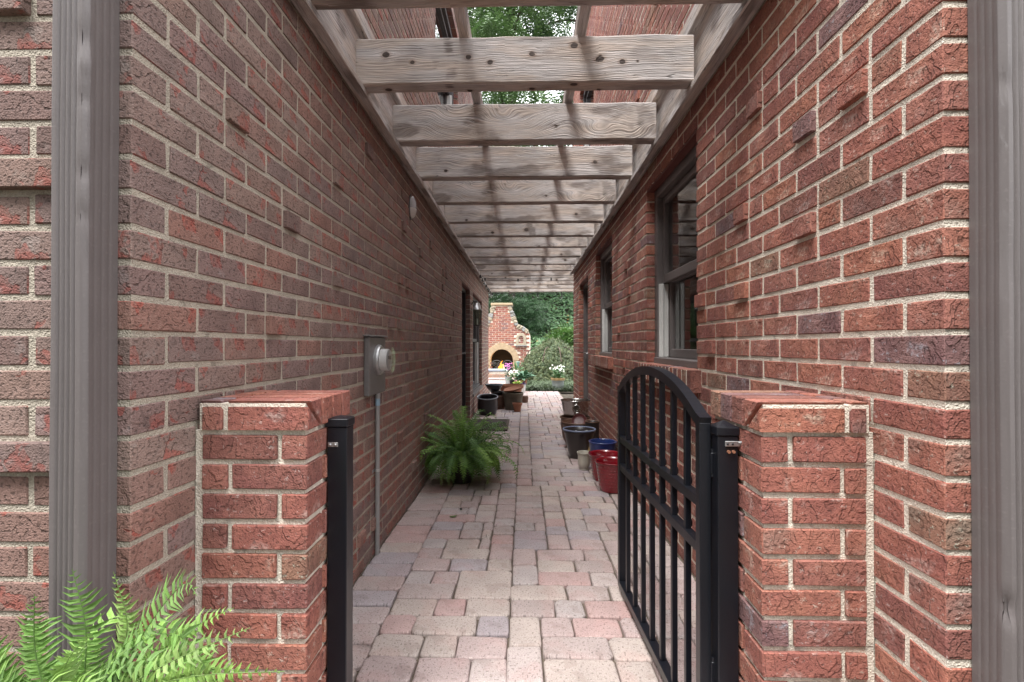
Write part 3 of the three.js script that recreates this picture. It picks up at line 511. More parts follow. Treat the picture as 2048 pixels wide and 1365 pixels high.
// ------------------------------------------------------------------ gate, posts, downspouts, wall fittings
{ // gate leaf, swung back along the right wall
  const g = thing('metal_gate', 'black metal gate with arched top and vertical bars standing open', 'gate');
  const zN = -1.285, zF = -2.155, xN = 0.452, xF = 0.415, yb = 0.045, yt = 0.855, ya = 0.962, D = Math.abs(zF - zN);
  const at = (u) => xN + (xF - xN) * u, Z = (u) => zN + (zF - zN) * u, ang = Math.atan2(xF - xN, zF - zN);
  const arc = (u) => yt + (ya - yt) * (1 - Math.pow(2 * u - 1, 2) * (0.86 + 0.14 * Math.pow(2 * u - 1, 2)));
  const rod = (u, y0, y1, s, name) => { const q = bar(-s / 2, s / 2, y0, y1, -s / 2, s / 2, 0.0018); q.rotateY(ang); q.translate(at(u), 0, Z(u)); return part(name, q, blackMetal, g); };
  rod(0, yb - 0.02, yt, 0.029, 'stile'); rod(1, yb - 0.02, yt, 0.029, 'stile');
  for (let i = 1; i <= 7; i++) rod(i / 8, yb + 0.01, arc(i / 8) - 0.01, 0.0165, 'picket');
  const flat = (y, h, t, name) => { const q = bar(-t / 2, t / 2, y - h / 2, y + h / 2, -(D / 2 - 0.014), D / 2 - 0.014, 0.0015); q.rotateY(ang); q.translate((xN + xF) / 2, 0, (zN + zF) / 2); return part(name, q, blackMetal, g); };
  flat(0.652, 0.028, 0.024, 'rail'); flat(0.535, 0.028, 0.024, 'rail'); flat(yb - 0.006, 0.03, 0.031, 'bottom_rail');
  { // arched top rail: square section swept along the arc
    const N = 28, S = 0.0145, P = []; const sec = (i) => { const u = -0.016 + 1.032 * i / N, uu = clamp(u), e = 0.004, dy = (arc(clamp(uu + e)) - arc(clamp(uu - e))), dz = (Z(uu + e) - Z(uu - e)), L = Math.hypot(dy, dz) || 1, ny = Math.abs(dz) / L, nz = dy / L * 1; const c = [at(u), arc(uu), Z(u)], n = [0, ny, nz]; return [[-S, -S], [-S, S], [S, S], [S, -S]].map(([a, b]) => [c[0] + a, c[1] + n[1] * b, c[2] + n[2] * b]); };
    for (let i = 0; i < N; i++) { const A = sec(i), B = sec(i + 1); for (let s = 0; s < 4; s++) { const t = (s + 1) % 4; P.push(...A[s], ...B[t], ...B[s], ...A[s], ...A[t], ...B[t]); } }
    for (const [i, f] of [[0, 0], [N, 1]]) { const A = sec(i); P.push(...A[0], ...A[f ? 1 : 2], ...A[f ? 2 : 1], ...A[0], ...A[f ? 2 : 3], ...A[f ? 3 : 2]); }
    const q = new THREE.BufferGeometry(); q.setAttribute('position', new THREE.Float32BufferAttribute(P, 3)); q.setAttribute('uv', new THREE.Float32BufferAttribute(new Float32Array(P.length / 3 * 2), 2)); q.computeVertexNormals(); uvScale(q, 0.4); part('arched_top_rail', q, blackMetal, g);
  }
  for (const y of [0.675, 0.558]) for (let i = 1; i <= 7; i++) { const q = new THREE.TorusGeometry(0.009, 0.0045, 6, 10); q.rotateY(Math.PI / 2); q.translate(at(i / 8) + 0.012, y, Z(i / 8) - 0.017); part('scroll', q, blackMetal, g); }
  for (const y of [0.2, 0.72]) part('hinge', join([cyl(0.011, 0.011, 0.07, 0.474, y, -1.282, 12), bar(0.466, 0.474, y + 0.01, y + 0.06, -1.30, -1.27, 0.001)]), blackMetal, g);
}
function gatePost(x0, x1, top, label, pyr) {
  const p = thing('gate_post', label, 'post'), s = x1 - x0, xm = (x0 + x1) / 2, z0 = -1.24, z1 = z0 - s;
  part('shaft', bar(x0, x1, -0.05, top, z1, z0, 0.002), blackMetal, p);
  const c = bar(x0 - 0.003, x1 + 0.003, top + 0.0005, top + 0.021, z1 - 0.003, z0 + 0.003, 0.002), k = new THREE.ConeGeometry(s * 0.68, pyr, 4, 1); k.rotateY(Math.PI / 4); k.translate(xm, top + 0.0215 + pyr / 2, (z0 + z1) / 2);
  part('cap', join([c, k]), blackMetal, p); return p;
}
{
  const l = gatePost(-0.488, -0.439, 0.845, 'black square metal post against the left brick pillar', 0.006);
  const pl = part('strike_plate', bar(-0.486, -0.461, 0.797, 0.808, -1.2405, -1.2385, 0.0005), zinc, l); for (const x of [-0.48, -0.467]) { const s = new THREE.SphereGeometry(0.0035, 10, 8); s.translate(x, 0.8025, -1.238); part('screw', s, zinc, pl); }
  const r = gatePost(0.472, 0.521, 0.828, 'black square metal post with latch against the right brick pillar', 0.014);
  const la = part('latch', join([bar(0.488, 0.525, 0.803, 0.816, -1.2385, -1.235, 0.001), tube([[0.522, 0.812, -1.236], [0.53, 0.815, -1.23], [0.535, 0.81, -1.222], [0.538, 0.803, -1.216]], 0.004, 10, 6)]), zinc, r);
  for (const x of [0.494, 0.506]) { const s = new THREE.SphereGeometry(0.0028, 8, 6); s.translate(x, 0.8095, -1.235); part('bolt_hole', s, blackMetal, la); }
  for (const x of [0.497, 0.5085]) { const q = new THREE.CylinderGeometry(0.0038, 0.0038, 0.007, 12); q.rotateX(Math.PI / 2); q.translate(x, 0.79, -1.237); part('screw', q, copper, r); }
}
// corrugated downspouts
function downspout(xa, xb, za, zb, y0, y1, label, dents) { // xa,xb left/right, za back, zb front
  const prof = [], seg = (p, q, n, ribs, nx, nz, dp = 0.0042) => { for (let i = 0; i < n; i++) { const t = i / n, rb = ribs.reduce((s, c) => Math.max(s, Math.exp(-((((t - c) * Math.hypot(q[0] - p[0], q[1] - p[1])) / 0.0026) ** 2))), 0); prof.push([p[0] + (q[0] - p[0]) * t - nx * rb * dp, p[1] + (q[1] - p[1]) * t - nz * rb * dp, nx, nz]); } };
  const c = 0.008;
  const ribF = [0.22, 0.4, 0.58, 0.76], ribS = [0.3, 0.55, 0.8];
  seg([xa, za], [xa, zb - c], 30, ribS, -1, 0, 0.0011); seg([xa, zb - c], [xa + c, zb], 3, [], -0.7, 0.7); seg([xa + c, zb], [xb - c, zb], 48, ribF, 0, 1); seg([xb - c, zb], [xb, zb - c], 3, [], 0.7, 0.7); seg([xb, zb - c], [xb, za], 30, ribS.map((a) => 1 - a), 1, 0, 0.0011); prof.push([xb, za, 1, 0]);
  const ys = []; for (let y = y0; y < y1 - 0.001;) { ys.push(y); y += (y < 2.2 && y > 0.1) ? 0.012 : 0.4; } ys.push(y1);
  const P = [], I = [], n = prof.length;
  for (const y of ys) for (const [x, z, nx, nz] of prof) { let d = 0; for (const [dy, dx, dz, a, sy] of dents) { const q = Math.exp(-(((y - dy) / sy) ** 2) - (((x - dx) ** 2 + (z - dz) ** 2) / 0.00016)); d += a * q; } P.push(x - nx * d + 0.0006 * Math.sin(y * 9 + x * 40), y, z - nz * d); }
  for (let j = 0; j < ys.length - 1; j++) for (let i = 0; i < n - 1; i++) { const a = j * n + i, b = a + 1, c2 = a + n, d = c2 + 1; I.push(a, b, c2, b, d, c2); }
  let g = new THREE.BufferGeometry(); g.setAttribute('position', new THREE.Float32BufferAttribute(P, 3)); g.setIndex(I); g.computeVertexNormals(); g.setAttribute('uv', new THREE.Float32BufferAttribute(new Float32Array(P.length / 3 * 2), 2)); uvScale(g, 0.5);
  const t = thing('downspout', label, 'downspout'); part('pipe', g, taupe, t);
  for (const y of [0.25, 2.9]) part('strap', join([bar(xa - 0.0015, xb + 0.0015, y, y + 0.025, zb + 0.0005, zb + 0.0025, 0.0005), bar(xa - 0.003, xa - 0.0012, y, y + 0.025, za, zb, 0.0004), bar(xb + 0.0012, xb + 0.003, y, y + 0.025, za, zb, 0.0004)]), taupe, t);
  return t;
}
downspout(-0.846, -0.777, -0.945, -0.872, -0.02, 4.98, 'taupe corrugated metal downspout on the front of the left house', [[1.6, -0.78, -0.872, 0.004, 0.02], [1.55, -0.779, -0.872, -0.003, 0.015], [1.49, -0.78, -0.872, 0.0035, 0.015], [1.36, -0.78, -0.872, 0.004, 0.018], [1.28, -0.78, -0.873, 0.003, 0.015]]);
downspout(0.819, 0.89, -0.945, -0.878, -0.02, 4.98, 'taupe corrugated metal downspout on the front of the right house', [[0.6, 0.823, -0.88, 0.009, 0.02], [1.5, 0.823, -0.88, 0.003, 0.02], [1.2, 0.823, -0.88, 0.002, 0.05]]);
{
  const t = thing('downspout', 'dark downspout high on the far upper corner of the left house', 'downspout');
  part('pipe', bar(XL + 0.008, XL + 0.075, 2.66, 4.99, -8.26, -8.17, 0.008), darkTaupe, t); part('shoe', bar(XL + 0.01, XL + 0.1, 2.6, 2.658, -8.25, -8.18, 0.008), darkTaupe, t);
}
{ // electricity meter
  const t = thing('electric_meter', 'grey electric meter box with round glass meter on the left wall', 'meter');
  const x = XL, f = x + 0.026;
  part('box', join([bar(x + 0.001, f, 0.807, 1.088, -2.625, -2.345, 0.003), bar(x + 0.001, f + 0.008, 1.089, 1.097, -2.64, -2.33, 0.002)]), steelGrey, t);
  const disc = (r0, r1, h, xx, y, z, n = 28) => { const q = new THREE.CylinderGeometry(r1, r0, h, n); q.rotateZ(-Math.PI / 2); q.translate(xx + h / 2, y, z); return q; };
  const cy = 0.975, cz = -2.487;
  const ring = part('ring', join([disc(0.076, 0.076, 0.012, f, cy, cz), disc(0.072, 0.07, 0.008, f + 0.012, cy, cz)]), zinc, t);
  const gl = part('glass_cover', join([disc(0.067, 0.063, 0.052, f + 0.02, cy, cz)]), new THREE.MeshPhysicalMaterial({ color: 0xffffff, transmission: 1, thickness: 0, roughness: 0.05, ior: 1.45 }), t);
  part('register', disc(0.054, 0.054, 0.034, f + 0.0205, cy, cz), whitePaint, t);
  part('dial_face', disc(0.05, 0.05, 0.003, f + 0.0555, cy, cz), painted(0.35, 0.35, 0.34, 0.5), t);
  part('display', bar(f + 0.059, f + 0.061, cy + 0.004, cy + 0.02, cz - 0.025, cz + 0.025, 0.0004), doorPaint, t);
  const cx = XL + 0.017;
  part('conduit', join([cyl(0.0115, 0.0115, 0.81, cx, -0.01, -2.515, 14), cyl(0.013, 0.013, 0.02, cx, 0.787, -2.515, 14)]), painted(0.32, 0.31, 0.3, 0.45), t);
  part('conduit_label', cyl(0.0122, 0.0122, 0.035, cx, 0.745, -2.515, 14), painted(0.28, 0.42, 0.52, 0.5), t);
  part('conduit_strap', join([cyl(0.0135, 0.0135, 0.013, cx, 0.415, -2.515, 14), bar(XL + 0.001, XL + 0.004, 0.413, 0.43, -2.555, -2.475, 0.0005)]), zinc, t);
}
{ // small oval bulkhead fitting high on the left wall
  const t = thing('wall_light', 'small oval bulkhead light high on the left wall under the pergola', 'light'), z = -3.32, y = 1.965;
  const dome = (sx, sy, sz) => { const q = new THREE.SphereGeometry(1, 22, 14); q.scale(sx, sy, sz); q.translate(XL, y, z); return q; };
  part('back_plate', dome(0.014, 0.088, 0.06), darkTaupe, t);
  const q = new THREE.SphereGeometry(1, 22, 12, 0, Math.PI * 2, Math.PI * 0.56, Math.PI * 0.44); q.scale(0.036, 0.078, 0.052); q.translate(XL + 0.004, y, z); part('lower_cover', q, painted(0.8, 0.79, 0.77, 0.25), t);
  part('lens', (() => { const g = new THREE.SphereGeometry(1, 22, 12, 0, Math.PI * 2, 0, Math.PI * 0.55); g.scale(0.034, 0.076, 0.05); g.translate(XL + 0.004, y, z); return g; })(), new THREE.MeshPhysicalMaterial({ color: lin(0.4, 0.4, 0.42), roughness: 0.08, clearcoat: 1 }), t);
}
{ // lantern between door and window
  const t = thing('wall_lantern', 'pewter wall lantern with tapering glass body beside the left door', 'lantern', [-0.672, 1.33, -7.21]);
  const fr = (r0, r1, h, y) => { const q = new THREE.CylinderGeometry(r1, r0, h, 4, 1); q.rotateY(Math.PI / 4); q.translate(0, y + h / 2, 0); return q; };
  part('roof', fr(0.085, 0.045, 0.095, 0.225), zinc, t); part('roof_rim', fr(0.09, 0.09, 0.008, 0.217), zinc, t);
  part('glass', fr(0.058, 0.08, 0.21, 0.006), new THREE.MeshPhysicalMaterial({ color: lin(0.75, 0.8, 0.72), transmission: 1, thickness: 0, roughness: 0.12, ior: 1.45 }), t);
  part('base', fr(0.05, 0.06, 0.016, -0.012), darkTaupe, t);
  for (let i = 0; i < 4; i++) { const a = Math.PI / 4 + i * Math.PI / 2; part('bar', tube([[Math.cos(a) * 0.06, 0.0, Math.sin(a) * 0.06], [Math.cos(a) * 0.081, 0.22, Math.sin(a) * 0.081]], 0.004, 2, 6), darkTaupe, t); }
  part('arm', tube([[-0.08, 0.3, 0], [-0.05, 0.34, 0], [-0.01, 0.345, 0], [0, 0.32, 0]], 0.008, 12, 8), darkTaupe, t); part('candle', cyl(0.012, 0.012, 0.09, 0, 0.006, 0, 12), whitePaint, t);
}
console.log('fittings');
// ------------------------------------------------------------------ pots
const potTex = texPair(512, 512, (u, v, o) => { const g = nA(u * 128, v * 128, 64, 64), t = fbm(nB, u, v, 4, 5), s = sm(0.2, 0.4, fbm(nC, u, v * 0.5, 6, 4)); const k = 1 + 0.3 * t + 0.1 * g; o[0] = mix(0.8 * k, 1.0, s * 0.35); o[1] = mix(0.8 * k, 0.95, s * 0.35); o[2] = mix(0.8 * k, 0.88, s * 0.35); o[3] = 0.5 + 0.3 * t + 0.15 * g; });
const clay = (r, g, b, rough = 0.8, extra = {}) => new THREE.MeshPhysicalMaterial({ color: lin(r, g, b), map: potTex[0], bumpMap: potTex[1], bumpScale: 0.0015, roughness: rough, ...extra });
const terracotta = clay(0.36, 0.15, 0.085), brownClay = clay(0.14, 0.07, 0.045, 0.5), mossClay = clay(0.135, 0.115, 0.085, 0.9), darkGlaze = clay(0.035, 0.028, 0.027, 0.3, { clearcoat: 0.4 }), blackGlaze = clay(0.018, 0.018, 0.022, 0.32, { clearcoat: 0.5 }), blueGlaze = clay(0.02, 0.045, 0.19, 0.3, { clearcoat: 0.7 }), redGlaze = clay(0.28, 0.006, 0.016, 0.25, { clearcoat: 0.9 }), creamGlaze = clay(0.6, 0.56, 0.47, 0.3, { clearcoat: 0.5 }), tanGlaze = clay(0.42, 0.29, 0.13, 0.45), greyGlaze = clay(0.3, 0.33, 0.33, 0.5), paleBlueRim = clay(0.2, 0.24, 0.36, 0.4), pottingSoil = soilMat, slateBlue = clay(0.1, 0.13, 0.17, 0.4);
const lathe = (pts, n = 40) => new THREE.LatheGeometry(pts.map(([r, y]) => new THREE.Vector2(Math.max(r, 0.0005), y)), n);
// hollow pot with wall t: outer profile [r,y] from base to rim
function potGeo(out, t = 0.012) { const inn = out.slice().reverse().map(([r, y]) => [Math.max(0.001, r - t), Math.max(y, t)]); return lathe([[0.001, 0], ...out, ...inn, [0.001, t]]); }
function pot(name, label, pos, out, mat, opt = {}) {
  const p = thing(name, label, opt.category || 'pot', pos, opt.group); part('body', potGeo(out, opt.t || 0.012), mat, p);
  const top = out[out.length - 1];
  if (opt.rim) { const q = new THREE.TorusGeometry(top[0] - 0.004, opt.rimR || 0.009, 10, 44); q.rotateX(Math.PI / 2); q.translate(0, top[1], 0); part('rim', q, opt.rim, p); }
  if (opt.soil) { const q = new THREE.CylinderGeometry(opt.soil[0], opt.soil[0], 0.01, 30); q.translate(0, opt.soil[1], 0); part('soil', q, opt.soilMat || pottingSoil, p); }
  return p;
}
// along the right wall, near to far
function redPot(pos, label, h, k = 1) {
  const p = pot('flower_pot', label, pos, [[0.088 * k, 0], [0.092 * k, 0.006], [0.096 * k, 0.03], [0.097 * k, 0.034], [0.122 * k, h - 0.012], [0.128 * k, h - 0.01], [0.13 * k, h]], redGlaze, { t: 0.008 });
  const rows = 7, dim = []; for (let j = 0; j < rows; j++) for (let i = 0; i < 26; i++) { const y = 0.045 + (h - 0.075) * j / (rows - 1), a = (i + (j % 2) / 2) / 26 * Math.PI * 2, r = (0.098 + (y - 0.034) / (h - 0.046) * 0.0245) * k; const q = new THREE.SphereGeometry(0.008, 6, 4); q.scale(0.24, 0.6, 1.4); q.rotateY(-a); q.translate(Math.cos(a) * r, y, Math.sin(a) * r); dim.push(q); }
  const e = part('embossing', join(dim), redGlaze, p); e.userData.kind = 'stuff'; return p;
}
redPot([0.64, 0, -3.66], 'glossy red pot with embossed weave, nearest pot by the right wall', 0.215);
redPot([0.632, 0, -3.95], 'glossy red pot just behind the nearest red pot', 0.205);
redPot([0.655, 0, -4.24], 'small red pot underneath the blue bowl', 0.15, 0.86);
pot('bowl', 'low cobalt blue glazed bowl sitting on a red pot', [0.655, 0.152, -4.22], [[0.085, 0], [0.1, 0.004], [0.108, 0.03], [0.112, 0.085], [0.116, 0.09], [0.115, 0.097]], blueGlaze, { category: 'bowl', soil: [0.095, 0.055] });
pot('flower_pot', 'small cream glazed pot with a flared rim and foot', [0.505, 0, -4.26], [[0.038, 0], [0.04, 0.008], [0.034, 0.016], [0.046, 0.03], [0.052, 0.06], [0.052, 0.115], [0.056, 0.132], [0.061, 0.142], [0.06, 0.149]], creamGlaze, { t: 0.007 });
pot('jar', 'rounded mustard yellow jar half hidden behind the cream pot', [0.642, 0, -4.72], [[0.06, 0], [0.085, 0.02], [0.1, 0.06], [0.1, 0.1], [0.085, 0.14], [0.06, 0.162], [0.05, 0.168]], tanGlaze, { category: 'jar' });
pot('planter', 'tall narrow dark brown cylinder planter with tan rim', [0.672, 0, -4.98], [[0.06, 0], [0.064, 0.01], [0.066, 0.15], [0.07, 0.28], [0.074, 0.285], [0.073, 0.295]], darkGlaze, { category: 'planter', rim: brownClay, rimR: 0.006 });
{
  const p = pot('planter', 'large dark tapered planter with pale blue rim holding broken shards', [0.515, 0, -4.72], [[0.09, 0], [0.094, 0.01], [0.118, 0.13], [0.14, 0.235], [0.15, 0.24], [0.152, 0.262]], darkGlaze, { category: 'planter', rim: paleBlueRim, rimR: 0.008, soil: [0.125, 0.19] });
  const r = rnd(3); const sh = [[whitePaint, -0.06, 0.02, 0.05], [terracotta, 0.0, 0.01, 0.09], [greyGlaze, 0.06, -0.02, 0.05], [tanGlaze, 0.03, 0.05, 0.06], [whitePaint, -0.02, -0.05, 0.04]];
  for (const [m, x, z, s] of sh) { const o = thing('pot_shard', ['broken white pottery shard', 'broken terracotta shard lying across the middle', 'broken grey pottery shard', 'broken tan pottery shard', 'smaller broken white shard at the back'][sh.findIndex((q) => q[1] === x)] + ' in the dark tapered planter', 'shard', [0.515 + x, 0.228, -4.72 + z]); const g = chamfer(s, 0.01, s * 0.62, 0.004, 0.008, r); part('fragment', g, m, o); o.rotation.set(rr(-0.3, 0.3, r), r() * 6, rr(-0.35, 0.35, r)); }
}
pot('planter', 'large round-bellied brown glazed pot behind the dark planter', [0.553, 0, -5.18], [[0.1, 0], [0.12, 0.03], [0.158, 0.11], [0.163, 0.16], [0.152, 0.215], [0.155, 0.235], [0.172, 0.245], [0.17, 0.26]], brownClay, { category: 'planter', rim: brownClay, rimR: 0.008, soil: [0.135, 0.17] });
{ const o = thing('saucer', 'dark red saucer propped in the brown pot under the steel tub', 'saucer', [0.57, 0.262, -5.2]); part('dish', potGeo([[0.05, 0], [0.072, 0.012], [0.078, 0.022]], 0.006), clay(0.1, 0.02, 0.02, 0.4), o); o.rotation.set(0.9, 0.3, 0.25); }
pot('planter', 'wide brown clay pot carrying the steel tub', [0.565, 0, -5.6], [[0.12, 0], [0.14, 0.05], [0.16, 0.18], [0.155, 0.235], [0.17, 0.245], [0.168, 0.258]], brownClay, { category: 'planter' });
{
  const steel = std({ color: lin(0.62, 0.6, 0.57), metalness: 1, roughness: 0.26, bumpMap: potTex[1], bumpScale: 0.0004 });
  const t = thing('steel_tub', 'stainless steel party tub with ring handle stacked on a brown pot', 'tub', [0.572, 0.259, -5.6]);
  part('bowl', potGeo([[0.115, 0], [0.128, 0.008], [0.142, 0.07], [0.16, 0.17], [0.17, 0.175], [0.168, 0.183]], 0.005), steel, t);
  const a = 1.15 + Math.PI / 2 - 1.1, hx = Math.cos(a) * 0.162, hz = Math.sin(a) * 0.162; const q = new THREE.TorusGeometry(0.042, 0.0065, 10, 30); q.rotateY(-a + Math.PI / 2); q.translate(hx + 0.012 * Math.cos(a), 0.1, hz + 0.012 * Math.sin(a)); const rg = part('ring_handle', q, steel, t);
  const b = new THREE.SphereGeometry(0.015, 14, 10); b.translate(Math.cos(a) * 0.16, 0.145, Math.sin(a) * 0.16); part('handle_mount', b, steel, t);
}
// along the left wall by the window
pot('planter', 'black glazed pot with pale rim beside the left window', [-0.548, 0, -7.6], [[0.11, 0], [0.13, 0.02], [0.155, 0.12], [0.15, 0.22], [0.148, 0.25], [0.158, 0.262], [0.157, 0.274]], blackGlaze, { category: 'planter', rim: clay(0.3, 0.33, 0.37, 0.4), rimR: 0.008 }).rotation.x = 0.17;
pot('flower_pot', 'brown clay pot under the stack of dark bowls', [-0.4, 0, -8.3], [[0.08, 0], [0.085, 0.01], [0.12, 0.19], [0.128, 0.195], [0.128, 0.225]], brownClay);
pot('bowl', 'shallow black bowl in the middle of the pot stack', [-0.44, 0.226, -8.3], [[0.07, 0], [0.1, 0.02], [0.115, 0.05], [0.118, 0.058]], blackGlaze, { category: 'bowl' });
pot('bowl', 'wide slate blue rimmed bowl on top of the pot stack', [-0.5, 0.285, -8.42], [[0.08, 0], [0.12, 0.04], [0.142, 0.085], [0.148, 0.09], [0.147, 0.1]], darkGlaze, { category: 'bowl', rim: slateBlue, rimR: 0.008 });
pot('flower_pot', 'small plain terracotta pot, foremost of the left group', [-0.105, 0, -7.93], [[0.048, 0], [0.05, 0.004], [0.066, 0.1], [0.075, 0.101], [0.079, 0.133], [0.077, 0.135]], terracotta, { t: 0.007 });
pot('planter', 'large mossy grey clay pot with a saucer leaning on top', [-0.178, 0, -8.2], [[0.125, 0], [0.13, 0.01], [0.155, 0.19], [0.153, 0.2], [0.162, 0.205], [0.172, 0.262], [0.17, 0.274]], mossClay, { category: 'planter', soil: [0.14, 0.22] });
{ const o = thing('saucer', 'terracotta saucer leaning across the mossy pot', 'saucer', [-0.165, 0.312, -8.21]); part('dish', potGeo([[0.13, 0], [0.16, 0.018], [0.172, 0.034]], 0.008), terracotta, o); o.rotation.set(0.1, 0, 0.2); }
pot('planter', 'wide terracotta bowl planter behind the mossy pot', [-0.24, 0, -9.35], [[0.13, 0], [0.15, 0.02], [0.2, 0.22], [0.22, 0.25], [0.235, 0.26], [0.233, 0.31]], terracotta, { category: 'planter', soil: [0.2, 0.25] });
pot('flower_pot', 'plain square-shouldered brown pot behind the mossy pot', [0.02, 0, -9.15], [[0.05, 0], [0.052, 0.004], [0.058, 0.1], [0.06, 0.12]], brownClay);
{ // doormat
  const t = thing('doormat', 'dark brown doormat lying outside the left door', 'doormat'); const N = 40, g = bar(-0.72, -0.2, 0.0045, 0.017, -7.0, -6.12, 0.004); part('mat', g, painted(0.06, 0.045, 0.038, 0.98), t);
  part('border', join([bar(-0.722, -0.198, 0.0175, 0.019, -6.15, -6.118, 0.0005), bar(-0.722, -0.198, 0.0175, 0.019, -7.002, -6.97, 0.0005), bar(-0.23, -0.198, 0.0175, 0.019, -6.969, -6.151, 0.0005), bar(-0.722, -0.69, 0.0175, 0.019, -6.969, -6.151, 0.0005)]), painted(0.11, 0.08, 0.06, 0.95), t);
}

for (const [x, z, lab, a] of [[-0.43, -3.06, 'small green fallen leaf on the paving in front of the fern', 0.4], [-0.4, -3.2, 'tiny dark fallen leaf on the paving nearer the fern', 2.0]]) {
  const t = thing('fallen_leaf', lab, 'leaf', [x, 0.006, z]), g = new THREE.SphereGeometry(1, 10, 6); g.scale(a < 1 ? 0.026 : 0.014, 0.003, a < 1 ? 0.011 : 0.008); const P = g.attributes.position; for (let i = 0; i < P.count; i++) P.setY(i, P.getY(i) + P.getX(i) * P.getX(i) * 9); g.computeVertexNormals(); part('blade', g, a < 1 ? clay(0.13, 0.19, 0.05, 0.7) : clay(0.02, 0.02, 0.02, 0.7), t); t.rotation.y = a;
}
// ------------------------------------------------------------------ ferns
const leafMat = (r, g, b, tr = 0.3, rough = 0.6) => new THREE.MeshPhysicalMaterial({ color: lin(r, g, b), roughness: rough, transmission: tr, thickness: 0, side: THREE.DoubleSide, vertexColors: true, ior: 1.4 });
const fernDeep = [leafMat(0.15, 0.29, 0.055), leafMat(0.22, 0.38, 0.075), leafMat(0.10, 0.21, 0.05)], fernLight = [leafMat(0.22, 0.36, 0.075, 0.35), leafMat(0.15, 0.28, 0.06, 0.35), leafMat(0.28, 0.42, 0.12, 0.38)];
function frondGeo(pts, n, pl, pw, up0, r, o = {}) { // rachis through pts, n pairs of pinnae of half-span pl
  const cv = new THREE.CatmullRomCurve3(pts.map((p) => new THREE.Vector3(...p))), P = [], C = [], L = cv.getLength();
  const T = new THREE.Vector3(), N = new THREE.Vector3(), S = new THREE.Vector3(), c = new THREE.Vector3(); const up = new THREE.Vector3(...up0);
  const vtx = (p, k) => { P.push(p.x, p.y, p.z); C.push(k * (o.cr || 1), k, k * (o.cb || 1)); };
  const frame = (t) => { cv.getPointAt(t, c); cv.getTangentAt(t, T); S.crossVectors(T, up).normalize(); N.crossVectors(S, T).normalize(); };
  const rw = o.rw || 0.0014; let prev = null; const K = 14;
  for (let i = 0; i <= K; i++) { frame(i / K); const w = rw * (1.1 - 0.8 * i / K), q = [S.clone().multiplyScalar(w).add(c), N.clone().multiplyScalar(w).add(c), S.clone().multiplyScalar(-w).add(c)]; if (prev) for (let s = 0; s < 3; s++) { const t = (s + 1) % 3; for (const v of [prev[s], prev[t], q[t], prev[s], q[t], q[s]]) vtx(v, 0.75); } prev = q; }
  for (let i = 0; i < n; i++) for (const sd of [-1, 1]) {
    const t = o.t0 + (1 - o.t0) * (i + (sd > 0 ? 0.4 : 0)) / n; if (t > 0.995) continue; frame(t);
    const prof = Math.pow(Math.sin(Math.PI * Math.min(1, 0.16 + 0.84 * (1 - t) / (1 - o.t0) * 0.9)) , 0.75) * (t < o.t0 + 0.1 ? 0.7 : 1); const l = pl * Math.max(0.12, Math.min(prof, (1 - t) * 4.5 + 0.1)) * (0.85 + 0.3 * r()), w = pw * Math.max(0.35, Math.min(1, (1 - t) * 5)) * (0.85 + 0.3 * r());
    const d = S.clone().multiplyScalar(sd).addScaledVector(T, 0.18 + 0.25 * r()).addScaledVector(N, (o.fold || 0.1) + (r() - 0.5) * 0.35).normalize();
    const b = c.clone(), m = b.clone().addScaledVector(d, l * 0.45), tip = b.clone().addScaledVector(d, l).addScaledVector(N, -l * (o.droop || 0.15)).addScaledVector(T, l * 0.12), e = T.clone().multiplyScalar(w), f = N.clone().multiplyScalar(w * 0.28);
    const a1 = b.clone().addScaledVector(e, -0.45), a2 = b.clone().addScaledVector(e, 0.5), m1 = m.clone().addScaledVector(e, -0.5).add(f), m2 = m.clone().addScaledVector(e, 0.42).add(f);
    const k = 0.75 + 0.5 * r(); for (const v of [a1, m1, b, b, m1, m, b, m, m2, b, m2, a2, m1, tip, m, m, tip, m2]) vtx(v, k);
  }
  const g = new THREE.BufferGeometry(); g.setAttribute('position', new THREE.Float32BufferAttribute(P, 3)); g.setAttribute('color', new THREE.Float32BufferAttribute(C, 3)); g.computeVertexNormals(); return g;
}
